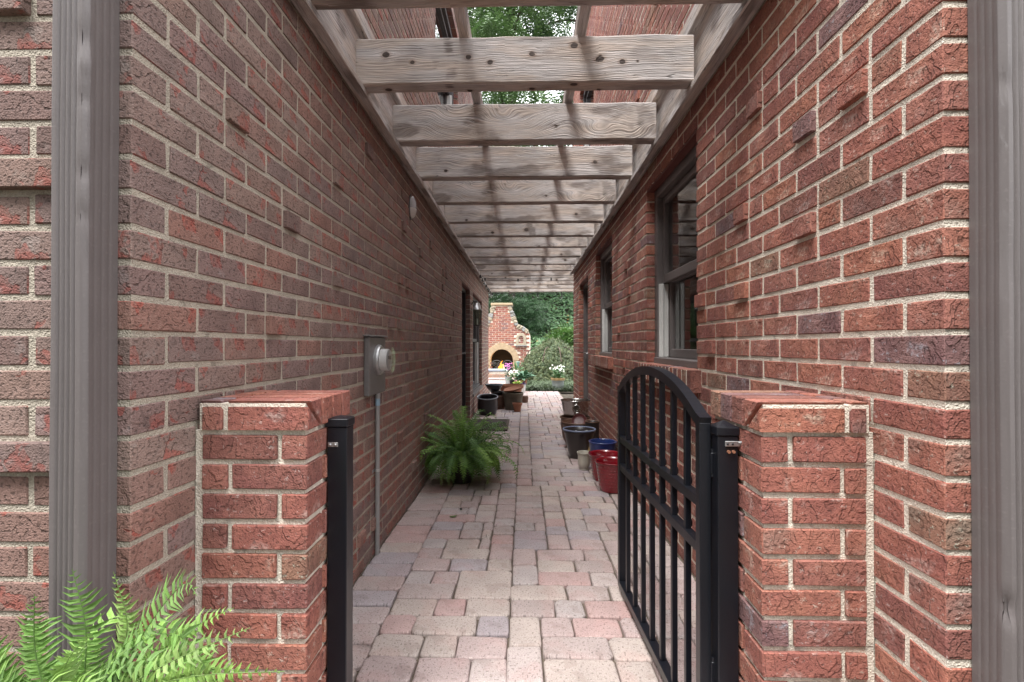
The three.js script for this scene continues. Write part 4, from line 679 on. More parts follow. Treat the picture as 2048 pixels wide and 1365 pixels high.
{ // fern in the foreground corner, fronds rising into the picture
  const r = rnd(8), t = thing('potted_fern', 'bright green fern in the bottom left corner in front of the downspout', 'fern');
  part('pot', (() => { const g = potGeo([[0.11, 0], [0.12, 0.02], [0.15, 0.3], [0.155, 0.42], [0.17, 0.44], [0.168, 0.47]], 0.012); g.translate(-0.64, 0, -0.69); return g; })(), darkGlaze, t);
  part('soil', (() => { const g = new THREE.CylinderGeometry(0.15, 0.15, 0.01, 30); g.translate(-0.64, 0.44, -0.69); return g; })(), pottingSoil, t);
  const B = [-0.62, 0.45, -0.69];
  const main = [ // control points after the crown, pinna half-span, facing, material
    [[[-0.612, 0.58, -0.69], [-0.606, 0.66, -0.685], [-0.621, 0.742, -0.68]], 0.034, [0.15, 0, 1], 1],
    [[[-0.65, 0.55, -0.68], [-0.672, 0.63, -0.68], [-0.664, 0.712, -0.67]], 0.026, [0.2, 0, 1], 1],
    [[[-0.6, 0.55, -0.72], [-0.575, 0.64, -0.72], [-0.588, 0.725, -0.71]], 0.022, [-0.1, 0, 1], 2],
    [[[-0.59, 0.56, -0.70], [-0.545, 0.63, -0.70], [-0.488, 0.705, -0.695], [-0.456, 0.724, -0.68], [-0.44, 0.712, -0.67]], 0.036, [-0.4, 0.5, 1], 1],
    [[[-0.58, 0.55, -0.67], [-0.52, 0.60, -0.66], [-0.46, 0.635, -0.655], [-0.362, 0.676, -0.66]], 0.021, [0.1, 0.5, 1], 2],
    [[[-0.58, 0.54, -0.66], [-0.50, 0.598, -0.65], [-0.43, 0.618, -0.65], [-0.318, 0.616, -0.665]], 0.017, [0.0, 0.1, 1], 0],
    [[[-0.60, 0.54, -0.66], [-0.60, 0.60, -0.64], [-0.585, 0.65, -0.64], [-0.565, 0.672, -0.65]], 0.03, [1, 0.1, 0.12], 2],
    [[[-0.59, 0.54, -0.70], [-0.54, 0.595, -0.72], [-0.48, 0.637, -0.735], [-0.43, 0.66, -0.74]], 0.026, [0.2, 0.9, 0.4], 3],
    [[[-0.58, 0.53, -0.69], [-0.51, 0.575, -0.70], [-0.45, 0.59, -0.71], [-0.4, 0.585, -0.71]], 0.03, [0.1, 0.8, 0.6], 3],
    [[[-0.69, 0.53, -0.68], [-0.72, 0.60, -0.68], [-0.742, 0.665, -0.675]], 0.03, [0.3, 0.1, 1], 1],
    [[[-0.67, 0.52, -0.64], [-0.695, 0.575, -0.62], [-0.71, 0.63, -0.62]], 0.03, [0.3, 0.3, 1], 0],
    [[[-0.64, 0.54, -0.64], [-0.65, 0.60, -0.62], [-0.655, 0.64, -0.61]], 0.032, [0.1, 0.4, 1], 1],
  ];
  const mats = [fernLight[0], fernLight[1], fernLight[2], fernDeep[1]];
  for (const [pts, pl, up, m] of main) part('frond', frondGeo([B, ...pts], 25, pl, 0.0078, up, r, { t0: 0.22, fold: 0.05, rw: 0.0016 }), mats[m], t);
  for (let i = 0; i < 34; i++) {
    const a = r() * Math.PI * 2, L = 0.12 + 0.16 * r(), h = 0.05 + 0.16 * r(), p = (k, y) => [B[0] - 0.03 + Math.cos(a) * L * k, B[1] + y, B[2] + 0.02 + Math.sin(a) * L * k * 0.75];
    part('frond', frondGeo([p(0.12, 0), p(0.35, h * 0.8), p(0.7, h), p(1, h * (0.5 + 0.5 * r()))], 21, 0.028, 0.0076, [Math.cos(a) * -0.5 + 0.2 * r(), 1, 0.5], r, { t0: 0.15, rw: 0.0015 }), [fernLight[1], fernLight[0], fernDeep[1], fernLight[1]][i % 4], t);
  }
}
function alleyFern(pos, label, seed, count, potMat, S) {
  const r = rnd(seed), t = thing('potted_fern', label, 'fern', pos), yb = 0.21 * S;
  part('pot', potGeo([[0.085 * S, 0], [0.09 * S, 0.01], [0.125 * S, 0.19 * S], [0.135 * S, 0.2 * S], [0.134 * S, 0.23 * S]], 0.01), potMat, t);
  const vs = []; for (let i = 0; i < 10; i++) { const up = i < 6, L = 0.34 + 0.12 * r(), q = up ? [[0, 0, 0], [0.06, 0.14, 0.01], [0.17, 0.27 + 0.06 * r(), 0.02 * r()], [L * 0.8, 0.33 + 0.08 * r(), 0.03 * r()], [L, 0.3, 0.03]] : [[0, 0, 0], [0.08, 0.1, 0.01], [0.2, 0.1, 0.02 * r()], [0.28, 0.0, 0.02], [0.31 + 0.04 * r(), -0.14, 0.03]]; vs.push(frondGeo(q, 24, 0.05, 0.0165, [-0.3, 1, 0.0], r, { t0: 0.12, rw: 0.0018, droop: 0.2 })); }
  for (let i = 0; i < count; i++) {
    const low = i % 2 === 0, o = part('frond', vs[low ? 6 + Math.floor(r() * 4) : Math.floor(r() * 6)], fernDeep[Math.floor(r() * 3)], t), a = i * 2.39996 + r() * 0.4;
    o.position.set(Math.cos(a) * 0.035, yb, -Math.sin(a) * 0.035); o.rotation.set(0, a, low ? 0 : rr(-0.35, 0.75, r), 'YXZ'); o.rotation.z = low ? rr(-0.15, 0.2, r) : rr(-0.85, 0.28, r); o.scale.setScalar(S * rr(0.72, 1.0, r));
  }
}
alleyFern([-0.475, 0, -3.86], 'bushy green fern on the paving against the left wall', 41, 150, darkGlaze, 0.86);
alleyFern([-0.40, 0, -4.35], 'darker green fern tucked behind the bushy one', 42, 60, greyGlaze, 0.6);
console.log('ferns');
// ------------------------------------------------------------------ courtyard at the far end
{ // terrain: level court, then a bank rising behind it
  const nx = 60, nz = 50, P = [], I = [], U = []; const h = (x, z) => { const d = -z - 17.0; return -0.03 + (d > 0 ? 0.68 * d + 0.05 * d * Math.sin(x * 0.9) : 0) * (d > 9 ? 9 / d : 1); };
  for (let j = 0; j <= nz; j++) for (let i = 0; i <= nx; i++) { const x = -16 + 32 * i / nx, z = -11.4 - 28 * j / nz; P.push(x, h(x, z), z); U.push(x, z); }
  for (let j = 0; j < nz; j++) for (let i = 0; i < nx; i++) { const a = j * (nx + 1) + i, b = a + nx + 1; I.push(a, a + 1, b, a + 1, b + 1, b); }
  const g = new THREE.BufferGeometry(); g.setAttribute('position', new THREE.Float32BufferAttribute(P, 3)); g.setAttribute('uv', new THREE.Float32BufferAttribute(U, 2)); g.setIndex(I); g.computeVertexNormals(); struct('garden_bank', g, soilMat);
  // ivy covering the bank
  const leaf = () => { const o = [[0, 0], [0.5, 0.12], [0.34, 0.42], [0.5, 0.62], [0.2, 0.66], [0, 1]], p = [], ix = []; const pts = [...o.map(([x, y]) => [x, y]), ...o.slice(1, -1).reverse().map(([x, y]) => [-x, y])]; pts.forEach(([x, y]) => p.push(x * 0.1, -0.012 * Math.abs(x) * 4, y * 0.1)); p.push(0, 0.008, 0.045); for (let i = 0; i < pts.length; i++) ix.push(i, pts.length, (i + 1) % pts.length); const q = new THREE.BufferGeometry(); q.setAttribute('position', new THREE.Float32BufferAttribute(p, 3)); q.setIndex(ix); q.computeVertexNormals(); return q; };
  const N = 30000, r = rnd(91), m = new THREE.InstancedMesh(leaf(), new THREE.MeshPhysicalMaterial({ color: 0xffffff, roughness: 0.5, transmission: 0.22, thickness: 0, side: THREE.DoubleSide }), N), M = new THREE.Matrix4(), q = new THREE.Quaternion(), e = new THREE.Euler(), c = new THREE.Color();
  for (let i = 0; i < N; i++) {
    const x = -5.5 + 10.5 * r(), d = -0.1 + 6.6 * Math.pow(r(), 1.15), z = -17.0 - d, lump = 0.16 * nA(x * 1.3 + 20, d * 1.3, 60, 60) + 0.1 * nB(x * 3 + 20, d * 3, 60, 60);
    e.set(0.55 + (r() - 0.5) * 1.3, (r() - 0.5) * 2.6 , (r() - 0.5) * 1.0, 'YXZ'); q.setFromEuler(e); const s = 0.75 + 0.75 * r(); M.compose(new THREE.Vector3(x, h(x, z) + 0.1 + lump + 0.12 * r(), z), q, new THREE.Vector3(s, s, s)); m.setMatrixAt(i, M);
    const t = r(), k = 0.7 + 0.6 * r(); c.setRGB((0.075 + 0.06 * t) * k, (0.17 + 0.07 * t) * k, (0.07 + 0.03 * t) * k); if (r() < 0.012) c.setRGB(0.3, 0.16, 0.05); m.setColorAt(i, c);
  }
  m.name = 'ivy'; m.userData = { kind: 'stuff', label: 'dense green ivy covering the bank behind the fireplace', category: 'ivy' }; scene.add(m);
}
{ // patio in front of the fireplace
  const r = rnd(13), pm = struct('patio', box(-4.2, -0.12, -0.06, -0.004, -12.7, -17.2), mortarMat); const soup = new Soup();
  for (let z = 12.72; z < 16; z += 0.3) for (let x = -2.2; x < -0.15; x += 0.42) soup.add(paverGeo(0.41, 0.29, r), M4(x + 0.2 - ((Math.round(z * 10) % 2) * 0.2), 0.004, -z - 0.15), lin(...[[0.98, 0.9, 0.88], [1.0, 0.88, 0.84], [0.9, 0.86, 0.85]][Math.floor(r() * 3)]));
  part('flagstones', soup.geo(), paverSoup, pm).userData.kind = 'stuff';
  const steps = new Soup(); for (let x = -2.0; x < -0.1; x += 0.21) steps.add(brickGeo(RED, 0.2, 0.06, 0.1), M4(x + 0.1, -0.005, -12.64), RED.tints[Math.floor(r() * 9)]); part('brick_edging', steps.geo(), RED.soupMat, pm).userData.kind = 'stuff';
}
{ // brick fireplace with stone-edged shoulders
  const t = thing('outdoor_fireplace', 'tall red brick outdoor fireplace with arched hearth and lit fire', 'fireplace', [-0.73, 0, -16.5]);
  const stone = clay(0.42, 0.36, 0.27, 0.9), greyStone = clay(0.3, 0.3, 0.29, 0.9), goldStone = clay(0.44, 0.33, 0.21, 0.9), soot = painted(0.012, 0.011, 0.01, 1);
  const edge = [[0.94, 0], [0.94, 1.34], [0.88, 1.48], [0.7, 1.6], [0.53, 1.68], [0.44, 1.86], [0.37, 2.08], [0.31, 2.26], [0.31, 2.34]];
  const s = new THREE.Shape(); edge.forEach(([x, y], i) => (i ? s.lineTo(x, y) : s.moveTo(x, y))); edge.slice().reverse().forEach(([x, y]) => s.lineTo(-x, y));
  const hole = new THREE.Path(); hole.moveTo(-0.375, 0.18); hole.lineTo(0.375, 0.18); hole.lineTo(0.375, 0.53); hole.absarc(0, 0.53, 0.375, 0, Math.PI, false); hole.lineTo(-0.375, 0.18); s.holes.push(hole);
  const body = new THREE.ExtrudeGeometry(s, { depth: 0.6, bevelEnabled: false, curveSegments: 20 }); body.translate(0, 0, -0.6); const w = part('stack', uvScale(body, 0.4), mortarMat, t);
  part('firebox', join([box(-0.45, 0.45, 0.1, 0.95, -0.62, -0.55), box(-0.42, -0.376, 0.16, 0.95, -0.55, -0.1), box(0.376, 0.42, 0.16, 0.95, -0.55, -0.1)]), soot, t);
  const inside = (x, y) => { const a = Math.abs(x); let lim = 0; for (let i = 1; i < edge.length; i++) { const [x0, y0] = edge[i - 1], [x1, y1] = edge[i]; if (y >= y0 && y <= y1) lim = x0 + (x1 - x0) * (y - y0) / (y1 - y0 || 1); } if (a > lim - 0.09) return false; if (y < 0.53 ? a < 0.57 : Math.hypot(x, y - 0.53) < 0.57) return y < 0.53 && a > 0.4 && a < 0.94; const nx = x - 0.635, ny = y - 1.2; if (Math.abs(nx) < 0.17 && ny > -0.17 && ny < 0.24) return Math.abs(nx) < 0.075 && ny > -0.13 && ny < 0.13; return true; };
  const soup = new Soup(), r = rnd(55); for (let k = 0; k < 34; k++) for (let i = -6; i < 7; i++) { const x = i * PITCH + (k % 2) * PITCH / 2, y = 0.04 + k * CH; if (inside(x, y)) soup.add(brickGeo(RED, BL, BH, 0.06, 8), M4(x, y, -0.02 + (r() - 0.5) * 0.004), RED.tints[RED.weights[Math.floor(r() * RED.weights.length)]]); }
  part('brickwork', soup.geo(), RED.soupMat, w).userData.kind = 'stuff';
  for (let i = 0; i < 9; i++) { const a0 = Math.PI * i / 9 + 0.012, a1 = Math.PI * (i + 1) / 9 - 0.012, q = new THREE.Shape(); q.absarc(0, 0, i === 4 ? 0.585 : 0.56, a0, a1, false); q.absarc(0, 0, 0.376, a1, a0, true); const g = new THREE.ExtrudeGeometry(q, { depth: 0.09, bevelEnabled: true, bevelSize: 0.006, bevelThickness: 0.006, bevelSegments: 1, curveSegments: 5 }); g.translate(0, 0.53, -0.04); part('arch_stone', uvScale(g, 0.4), goldStone, t); }
  for (const x of [-1, 1]) for (let i = 0; i < 2; i++) { const g = chamfer(0.18, 0.165, 0.1, 0.012, 0.006, r, 0.4); g.translate(x * 0.468, 0.27 + i * 0.175, 0); part('arch_stone', g, goldStone, t); }
  { const q = new THREE.Shape(); q.moveTo(-0.16, -0.16); q.lineTo(0.16, -0.16); q.lineTo(0.16, 0.06); q.absarc(0, 0.06, 0.16, 0, Math.PI, false); q.lineTo(-0.16, -0.16); const h = new THREE.Path(); h.moveTo(-0.085, -0.11); h.lineTo(-0.085, 0.06); h.absarc(0, 0.06, 0.085, Math.PI, 0, true); h.lineTo(0.085, -0.11); h.lineTo(-0.085, -0.11); q.holes.push(h); const g = new THREE.ExtrudeGeometry(q, { depth: 0.06, bevelEnabled: true, bevelSize: 0.006, bevelThickness: 0.006, bevelSegments: 1 }); g.translate(0.635, 1.2, -0.02); part('niche_surround', uvScale(g, 0.4), stone, t); part('niche_ledge', bar(0.435, 0.835, 1.0, 1.03, -0.03, 0.09, 0.006), greyStone, t); }
  for (const sd of [-1, 1]) for (let i = 2; i < edge.length - 1; i++) { const [x0, y0] = edge[i], [x1, y1] = edge[i + 1], n = 2; for (let k = 0; k < n; k++) { const f = (k + 0.5) / n, x = mix(x0, x1, f), y = mix(y0, y1, f), L = Math.hypot(x1 - x0, y1 - y0) / n; const g = chamfer(L * 1.05, 0.11 + 0.06 * r(), 0.66, 0.02, 0.016, r, 0.4); g.rotateZ(Math.atan2(y1 - y0, (x1 - x0))); g.translate(x - 0.03, y - 0.01, -0.28); if (sd < 0) { g.scale(-1, 1, 1); const A = g.attributes.position.array; for (let z = 0; z < A.length; z += 9) for (let c = 0; c < 3; c++) { const v = A[z + 3 + c]; A[z + 3 + c] = A[z + 6 + c]; A[z + 6 + c] = v; } g.computeVertexNormals(); } part('edge_stone', g, r() < 0.45 ? greyStone : stone, t); } }
  part('cap_stone', bar(-0.36, 0.36, 2.335, 2.42, -0.66, 0.06, 0.015), goldStone, t);
  part('hearth', bar(-0.8, 0.8, 0.0, 0.1, 0.005, 0.35, 0.012), clay(0.3, 0.19, 0.14, 0.9), t);
  // flames, lit
  const fl = (x, h, s, ph) => { const pts = []; for (let i = 0; i <= 12; i++) { const k = i / 12; pts.push([s * Math.sin(Math.PI * Math.pow(k, 0.6)) * (1 - 0.35 * k) + 0.0008, h * k]); } const g = lathe(pts, 14), P = g.attributes.position; for (let i = 0; i < P.count; i++) { const y = P.getY(i); P.setX(i, P.getX(i) + 0.035 * Math.sin(y * 22 + ph) * y / h); P.setZ(i, P.getZ(i) + 0.02 * Math.cos(y * 18 + ph) * y / h); } g.translate(x, 0.2, -0.22); g.computeVertexNormals(); return g; };
  const f1 = std({ color: 0x000000, emissive: lin(1.0, 0.33, 0.04), emissiveIntensity: 1.0 }), f2 = std({ color: 0x000000, emissive: lin(1.0, 0.6, 0.12), emissiveIntensity: 1.3 });
  const fire = thing('log_fire', 'small orange log fire burning in the hearth', 'fire', [-0.73, 0, -16.5]);
  part('flame', fl(-0.01, 0.33, 0.06, 0), f1, fire); part('flame', fl(0.05, 0.24, 0.05, 1.5), f2, fire); part('flame', fl(-0.08, 0.2, 0.045, 3), f1, fire); part('flame', fl(0.0, 0.2, 0.04, 2.4), f2, fire);
  for (const [a, y] of [[0.2, 0.21], [-0.3, 0.24]]) { const g = new THREE.CylinderGeometry(0.035, 0.04, 0.45, 10); g.rotateZ(Math.PI / 2); g.rotateY(a); g.translate(0, y, -0.25); part('log', g, soot, fire); }
  const L = new THREE.PointLight(new THREE.Color(1, 0.5, 0.15), 0.12, 0, 2); L.position.set(-0.73, 0.42, -16.6); L.castShadow = true; L.shadow.radius = 3; scene.add(L);
}
{ // fire screen
  const t = thing('fire_screen', 'scrolled wrought iron fire screen standing before the hearth', 'fire screen', [-0.73, 0.18, -16.36]), R = 0.009;
  const iron = painted(0.10, 0.10, 0.10, 0.45); const arch = (x0, x1, h, n = 24) => tube(Array.from({ length: n }, (_, i) => { const k = i / (n - 1), a = Math.PI * k; return [mix(x0, x1, (1 - Math.cos(a)) / 2), h * Math.pow(Math.sin(a), 0.35), 0]; }), R, 36, 6);
  part('frame', arch(-0.34, 0.02, 0.36), iron, t); part('frame', arch(0.03, 0.36, 0.36), iron, t);
  const spiral = (cx, cy, s, d) => tube(Array.from({ length: 26 }, (_, i) => { const a = i * 0.42 * d, q = s * (1 - i / 30); return [cx + Math.cos(a) * q, cy + Math.sin(a) * q, 0]; }), 0.006, 50, 5);
  for (const [x, y, s, d] of [[-0.24, 0.24, 0.07, 1], [-0.09, 0.24, 0.07, -1], [-0.16, 0.1, 0.08, 1], [0.12, 0.22, 0.075, 1], [0.27, 0.22, 0.07, -1], [0.2, 0.09, 0.075, -1]]) part('scroll', spiral(x, y, s, d), iron, t);
}
{ // low metal bench with cushion
  const t = thing('garden_bench', 'low scrolled metal bench with pale blue cushion before the fireplace', 'bench', [-0.82, 0, -15.0]), iron = painted(0.22, 0.22, 0.23, 0.5), cush = painted(0.3, 0.34, 0.4, 0.95);
  part('seat_frame', join([bar(-0.36, 0.36, 0.235, 0.25, -0.2, -0.18), bar(-0.36, 0.36, 0.235, 0.25, 0.18, 0.2), bar(-0.36, -0.34, 0.235, 0.25, -0.179, 0.179), bar(0.34, 0.36, 0.235, 0.25, -0.179, 0.179)]), iron, t);
  const c = new THREE.SphereGeometry(1, 24, 12); { const P = c.attributes.position; for (let i = 0; i < P.count; i++) { const f = (v, p) => Math.sign(v) * Math.pow(Math.abs(v), p); P.setXYZ(i, f(P.getX(i), 0.45) * 0.36, f(P.getY(i), 0.7) * 0.04 + 0.292, f(P.getZ(i), 0.45) * 0.21); } c.computeVertexNormals(); } part('cushion', c, cush, t);
  for (const [x, z] of [[-0.33, -0.18], [0.33, -0.18], [-0.33, 0.18], [0.33, 0.18]]) part('leg', tube([[x, 0.24, z], [x * 0.92, 0.15, z], [x * 0.98, 0.06, z], [x * 1.06, 0.006, z]], 0.01, 14, 6), iron, t);
  part('scroll', tube(Array.from({ length: 22 }, (_, i) => { const a = Math.PI * i / 21; return [Math.cos(a) * 0.1 + 0.02 * Math.sin(a * 4), 0.08 + 0.12 * Math.sin(a), 0.19]; }), 0.007, 30, 5), iron, t);
  part('arm_rest', tube([[-0.36, 0.24, 0.18], [-0.4, 0.36, 0.15], [-0.36, 0.42, 0.0], [-0.38, 0.38, -0.16], [-0.36, 0.24, -0.19]], 0.01, 24, 6), iron, t);
}
// leafy plants in pots
function leafBlade(L, W, bend, n = 6) { const P = [], I = []; for (let i = 0; i <= n; i++) { const k = i / n, w = W * Math.pow(Math.sin(Math.PI * (0.08 + 0.92 * k)), 0.8) * 0.5, y = L * k * (1 - 0.25 * bend * k), x = L * bend * k * k * 0.8; P.push(x, y, -w, x + w * 0.25, y, 0, x, y, w); } for (let i = 0; i < n; i++) { const a = i * 3; I.push(a, a + 1, a + 3, a + 1, a + 4, a + 3, a + 1, a + 2, a + 4, a + 2, a + 5, a + 4); } const g = new THREE.BufferGeometry(); g.setAttribute('position', new THREE.Float32BufferAttribute(P, 3)); g.setAttribute('color', new THREE.Float32BufferAttribute(new Float32Array(P.length).fill(1), 3)); g.setIndex(I); g.computeVertexNormals(); return g; }
const lv = { mid: leafMat(0.07, 0.17, 0.05), dark: leafMat(0.04, 0.1, 0.045), blue: leafMat(0.09, 0.19, 0.11), lime: leafMat(0.32, 0.45, 0.06), purple: leafMat(0.07, 0.03, 0.11), white: leafMat(0.8, 0.8, 0.74, 0.2), pink: leafMat(0.5, 0.16, 0.42, 0.2), rose: leafMat(0.55, 0.25, 0.3, 0.2) };
function bloom(s, n = 5) { const l = []; for (let i = 0; i < n; i++) { const g = leafBlade(s, s * 0.8, 0.6, 2); g.rotateZ(-0.7); g.rotateY(i / n * 6.283); l.push(g); } return mergeGeometries(l.map(noIdx)); }
function leafyPlant(name, label, pos, o) {
  const r = rnd(o.seed), t = thing(name, label, 'plant', pos); if (o.pot) part('pot', potGeo(o.pot, 0.008), o.potMat, t); if (o.rimBand) part('rim_band', lathe(o.rimBand), o.rimMat, t);
  const y = o.y, vs = [0.4, 0.8, 1.2].map((b) => leafBlade(o.L, o.W, b, 5));
  for (let i = 0; i < o.n; i++) { const m = part('leaf', vs[i % 3], o.mat, t), a = i * 2.4 + r(); const h = y + o.h * r() * 0.7, q = o.spread * r(); m.position.set(Math.cos(a) * q, h, -Math.sin(a) * q); m.rotation.set(rr(-0.4, 0.4, r), a, -rr(0.1, 1.1, r), 'YXZ'); m.scale.setScalar(rr(0.7, 1.15, r)); }
  if (o.fl) { const b = bloom(o.fs || 0.026); for (let i = 0; i < o.fl; i++) { const m = part('flower', b, o.fm, t), a = r() * 6.28, q = (o.fspread || o.spread) * Math.sqrt(r()); m.position.set(Math.cos(a) * q, y + o.h * rr(0.55, 1.05, r), Math.sin(a) * q); m.rotation.set(rr(0.2, 1.3, r), r() * 6, 0); } }
  return t;
}
const wp = (r, h) => [[r * 0.75, 0], [r * 0.78, 0.01], [r, h - 0.02], [r * 1.05, h - 0.015], [r * 1.05, h]];
leafyPlant('flowering_plant', 'white flowers in a grey pot with tan rim beside the maple', [0.79, 0, -11.75], { seed: 1, pot: [[0.115, 0], [0.12, 0.01], [0.145, 0.2], [0.157, 0.205], [0.157, 0.225]], potMat: greyGlaze, rimBand: [[0.15, 0.226], [0.162, 0.226], [0.166, 0.285], [0.15, 0.285]], rimMat: tanGlaze, y: 0.26, L: 0.1, W: 0.045, h: 0.3, spread: 0.16, n: 90, mat: lv.mid, fl: 34, fm: lv.white, fspread: 0.19 });
leafyPlant('potted_plant', 'purple leaved plant in a small white pot on the patio edge', [-0.01, 0, -11.1], { seed: 2, pot: wp(0.045, 0.17), potMat: whitePaint, y: 0.16, L: 0.07, W: 0.02, h: 0.06, spread: 0.04, n: 34, mat: lv.purple });
leafyPlant('potted_plant', 'lime green trailing plant in a dark pot near the white pot', [-0.14, 0, -11.7], { seed: 3, pot: wp(0.08, 0.14), potMat: blackGlaze, y: 0.13, L: 0.055, W: 0.03, h: 0.1, spread: 0.1, n: 70, mat: lv.lime, fl: 4, fm: lv.rose });
leafyPlant('flowering_plant', 'white flowering plant in a black pot in front of the hearth', [-0.28, 0, -12.5], { seed: 4, pot: wp(0.09, 0.18), potMat: blackGlaze, y: 0.16, L: 0.07, W: 0.035, h: 0.26, spread: 0.16, n: 90, mat: lv.mid, fl: 20, fm: lv.white, fspread: 0.17 });
leafyPlant('flowering_plant', 'pink flowering plant beside the bench', [-0.42, 0, -13.4], { seed: 5, pot: wp(0.09, 0.2), potMat: greyGlaze, y: 0.19, L: 0.08, W: 0.03, h: 0.36, spread: 0.12, n: 60, mat: lv.dark, fl: 26, fm: lv.pink, fspread: 0.14 });
leafyPlant('potted_plant', 'broad leaved hosta spilling from a terracotta pot', [-0.02, 0, -12.6], { seed: 6, pot: wp(0.1, 0.18), potMat: terracotta, y: 0.18, L: 0.2, W: 0.11, h: 0.2, spread: 0.1, n: 40, mat: lv.blue });
{ const t = leafyPlant('potted_plant', 'plant with tall upright sword leaves behind the hosta', [-0.16, 0, -12.9], { seed: 7, pot: wp(0.1, 0.2), potMat: blackGlaze, y: 0.18, L: 0.1, W: 0.05, h: 0.4, spread: 0.12, n: 40, mat: lv.mid }); for (const [a, b, L] of [[0.15, 0.1, 0.62], [0.3, 2.0, 0.5], [0.2, 4, 0.42]]) { const m = part('leaf', leafBlade(L, 0.07, 0.15, 6), lv.mid, t); m.position.set(0, 0.2, 0); m.rotation.set(0, b, -a, 'YXZ'); } part('pod', (() => { const g = lathe([[0.01, 0], [0.02, 0.05], [0.05, 0.13], [0.052, 0.15], [0.04, 0.155]], 18); g.translate(0.01, 0.47, 0.1); return g; })(), clay(0.3, 0.5, 0.45, 0.4), t); }
// weeping maple
function leaflet(L, W, bend) { // two folded triangles
  const p = [0, 0, 0, L * 0.12, L * 0.5, -W / 2, L * bend * 0.5, L, 0, 0, 0, 0, L * bend * 0.5, L, 0, L * 0.12, L * 0.5, W / 2], g = new THREE.BufferGeometry();
  g.setAttribute('position', new THREE.Float32BufferAttribute(p, 3)); g.computeVertexNormals(); return g;
}
function crownCloud(N, seed, place, leafG, colour, mat, name, parent) { // foliage joined into one crown
  const r = rnd(seed), M = new THREE.Matrix4(), q = new THREE.Quaternion(), e = new THREE.Euler(), c = new THREE.Color(), p = new THREE.Vector3(), src = noIdx(leafG).attributes, A = src.position.array, B = src.normal.array, n = A.length;
  const P = new Float32Array(N * n), Q = new Float32Array(N * n), C = new Float32Array(N * n);
  for (let i = 0; i < N; i++) {
    const s = place(r, p, e); q.setFromEuler(e); M.compose(p, q, new THREE.Vector3(s, s, s)); colour(r, c); const m = M.elements, o = i * n;
    for (let k = 0; k < n; k += 3) { const x = A[k], y = A[k + 1], z = A[k + 2], a = B[k] / s, b = B[k + 1] / s, d = B[k + 2] / s; for (let j = 0; j < 3; j++) { P[o + k + j] = m[j] * x + m[4 + j] * y + m[8 + j] * z + m[12 + j]; Q[o + k + j] = m[j] * a + m[4 + j] * b + m[8 + j] * d; } C[o + k] = c.r; C[o + k + 1] = c.g; C[o + k + 2] = c.b; }
  }
  const g = new THREE.BufferGeometry(); g.setAttribute('position', new THREE.BufferAttribute(P, 3)); g.setAttribute('normal', new THREE.BufferAttribute(Q, 3)); g.setAttribute('color', new THREE.BufferAttribute(C, 3));
  return part(name, g, mat, parent);
}
{
  const t = thing('japanese_maple', 'weeping lacy-leaved maple in olive green beside the fireplace', 'tree', [0.85, 0, -14.2]);
  const bark = clay(0.12, 0.09, 0.07, 0.95), r = rnd(17);
  part('trunk', tube([[0, -0.02, 0], [0.05, 0.25, 0.02], [-0.06, 0.5, 0], [0.02, 0.75, 0.04], [-0.02, 0.95, 0]], 0.045, 20, 8), bark, t);
  for (let i = 0; i < 9; i++) { const a = i * 0.7, R = 0.5 + 0.3 * r(); part('branch', tube([[0, 0.6 + 0.04 * i, 0], [Math.cos(a) * R * 0.4, 0.95, Math.sin(a) * R * 0.4], [Math.cos(a) * R * 0.9, 0.95, Math.sin(a) * R * 0.9], [Math.cos(a) * R * 1.25, 0.6, Math.sin(a) * R * 1.25]], 0.014, 16, 6), bark, t); }
  const lace = () => { const l = []; for (let i = 0; i < 7; i++) { const g = leaflet(0.085, 0.012, 0.4); g.rotateZ(-1.9 - 0.1 * i % 2); g.rotateY((i - 3) * 0.42); l.push(noIdx(g)); } return mergeGeometries(l); };
  crownCloud(15000, 18, (r, p, e) => { const a = r() * 6.283, el = Math.acos(1 - r() * 1.0), k = Math.pow(r(), 0.35), bump = 1 + 0.16 * nA(Math.cos(a) * 3 + 20, Math.sin(a) * 3 + el * 3 + 20, 60, 60), R = 1.05 * k * bump; p.set(Math.sin(el) * Math.cos(a) * R, 0.28 + Math.cos(el) * 0.98 * k * bump - 0.25 * Math.sin(el) * k, Math.sin(el) * Math.sin(a) * R * 0.9); e.set((r() - 0.5) * 0.9, -a + (r() - 0.5) * 1.5, -0.2 - r() * 0.7, 'YXZ'); return 0.45 + 0.6 * r(); }, lace(), (r, c) => { const k = 0.7 + 0.6 * r(), q = r(); c.setRGB((0.065 + 0.08 * q) * k, (0.11 + 0.06 * q) * k, (0.042 + 0.025 * q) * k); }, new THREE.MeshPhysicalMaterial({ color: 0xffffff, roughness: 0.6, transmission: 0.3, thickness: 0, side: THREE.DoubleSide, vertexColors: true }), 'crown', t);
}
{ // strappy ground cover and low bush
  const blade = leafBlade(0.26, 0.013, 0.9, 4); blade.deleteAttribute('color');
  const g = new THREE.Group(); const m = crownCloud(5200, 19, (r, p, e) => { const x = 0.06 + 1.6 * r(), z = -11.55 - 1.9 * r(); p.set(x, -0.03, z); e.set((r() - 0.5) * 0.6, r() * 6.28, -0.15 - r() * 0.5, 'YXZ'); return 0.6 + 0.6 * r(); }, blade, (r, c) => { const k = 0.6 + 0.7 * r(); c.setRGB(0.075 * k, 0.115 * k, 0.045 * k); }, new THREE.MeshPhysicalMaterial({ color: 0xffffff, roughness: 0.6, transmission: 0.25, thickness: 0, side: THREE.DoubleSide, vertexColors: true }), 'border_grass', scene);
  m.userData = { kind: 'stuff', label: 'strappy green border grass at the end of the path', category: 'grass' };
}
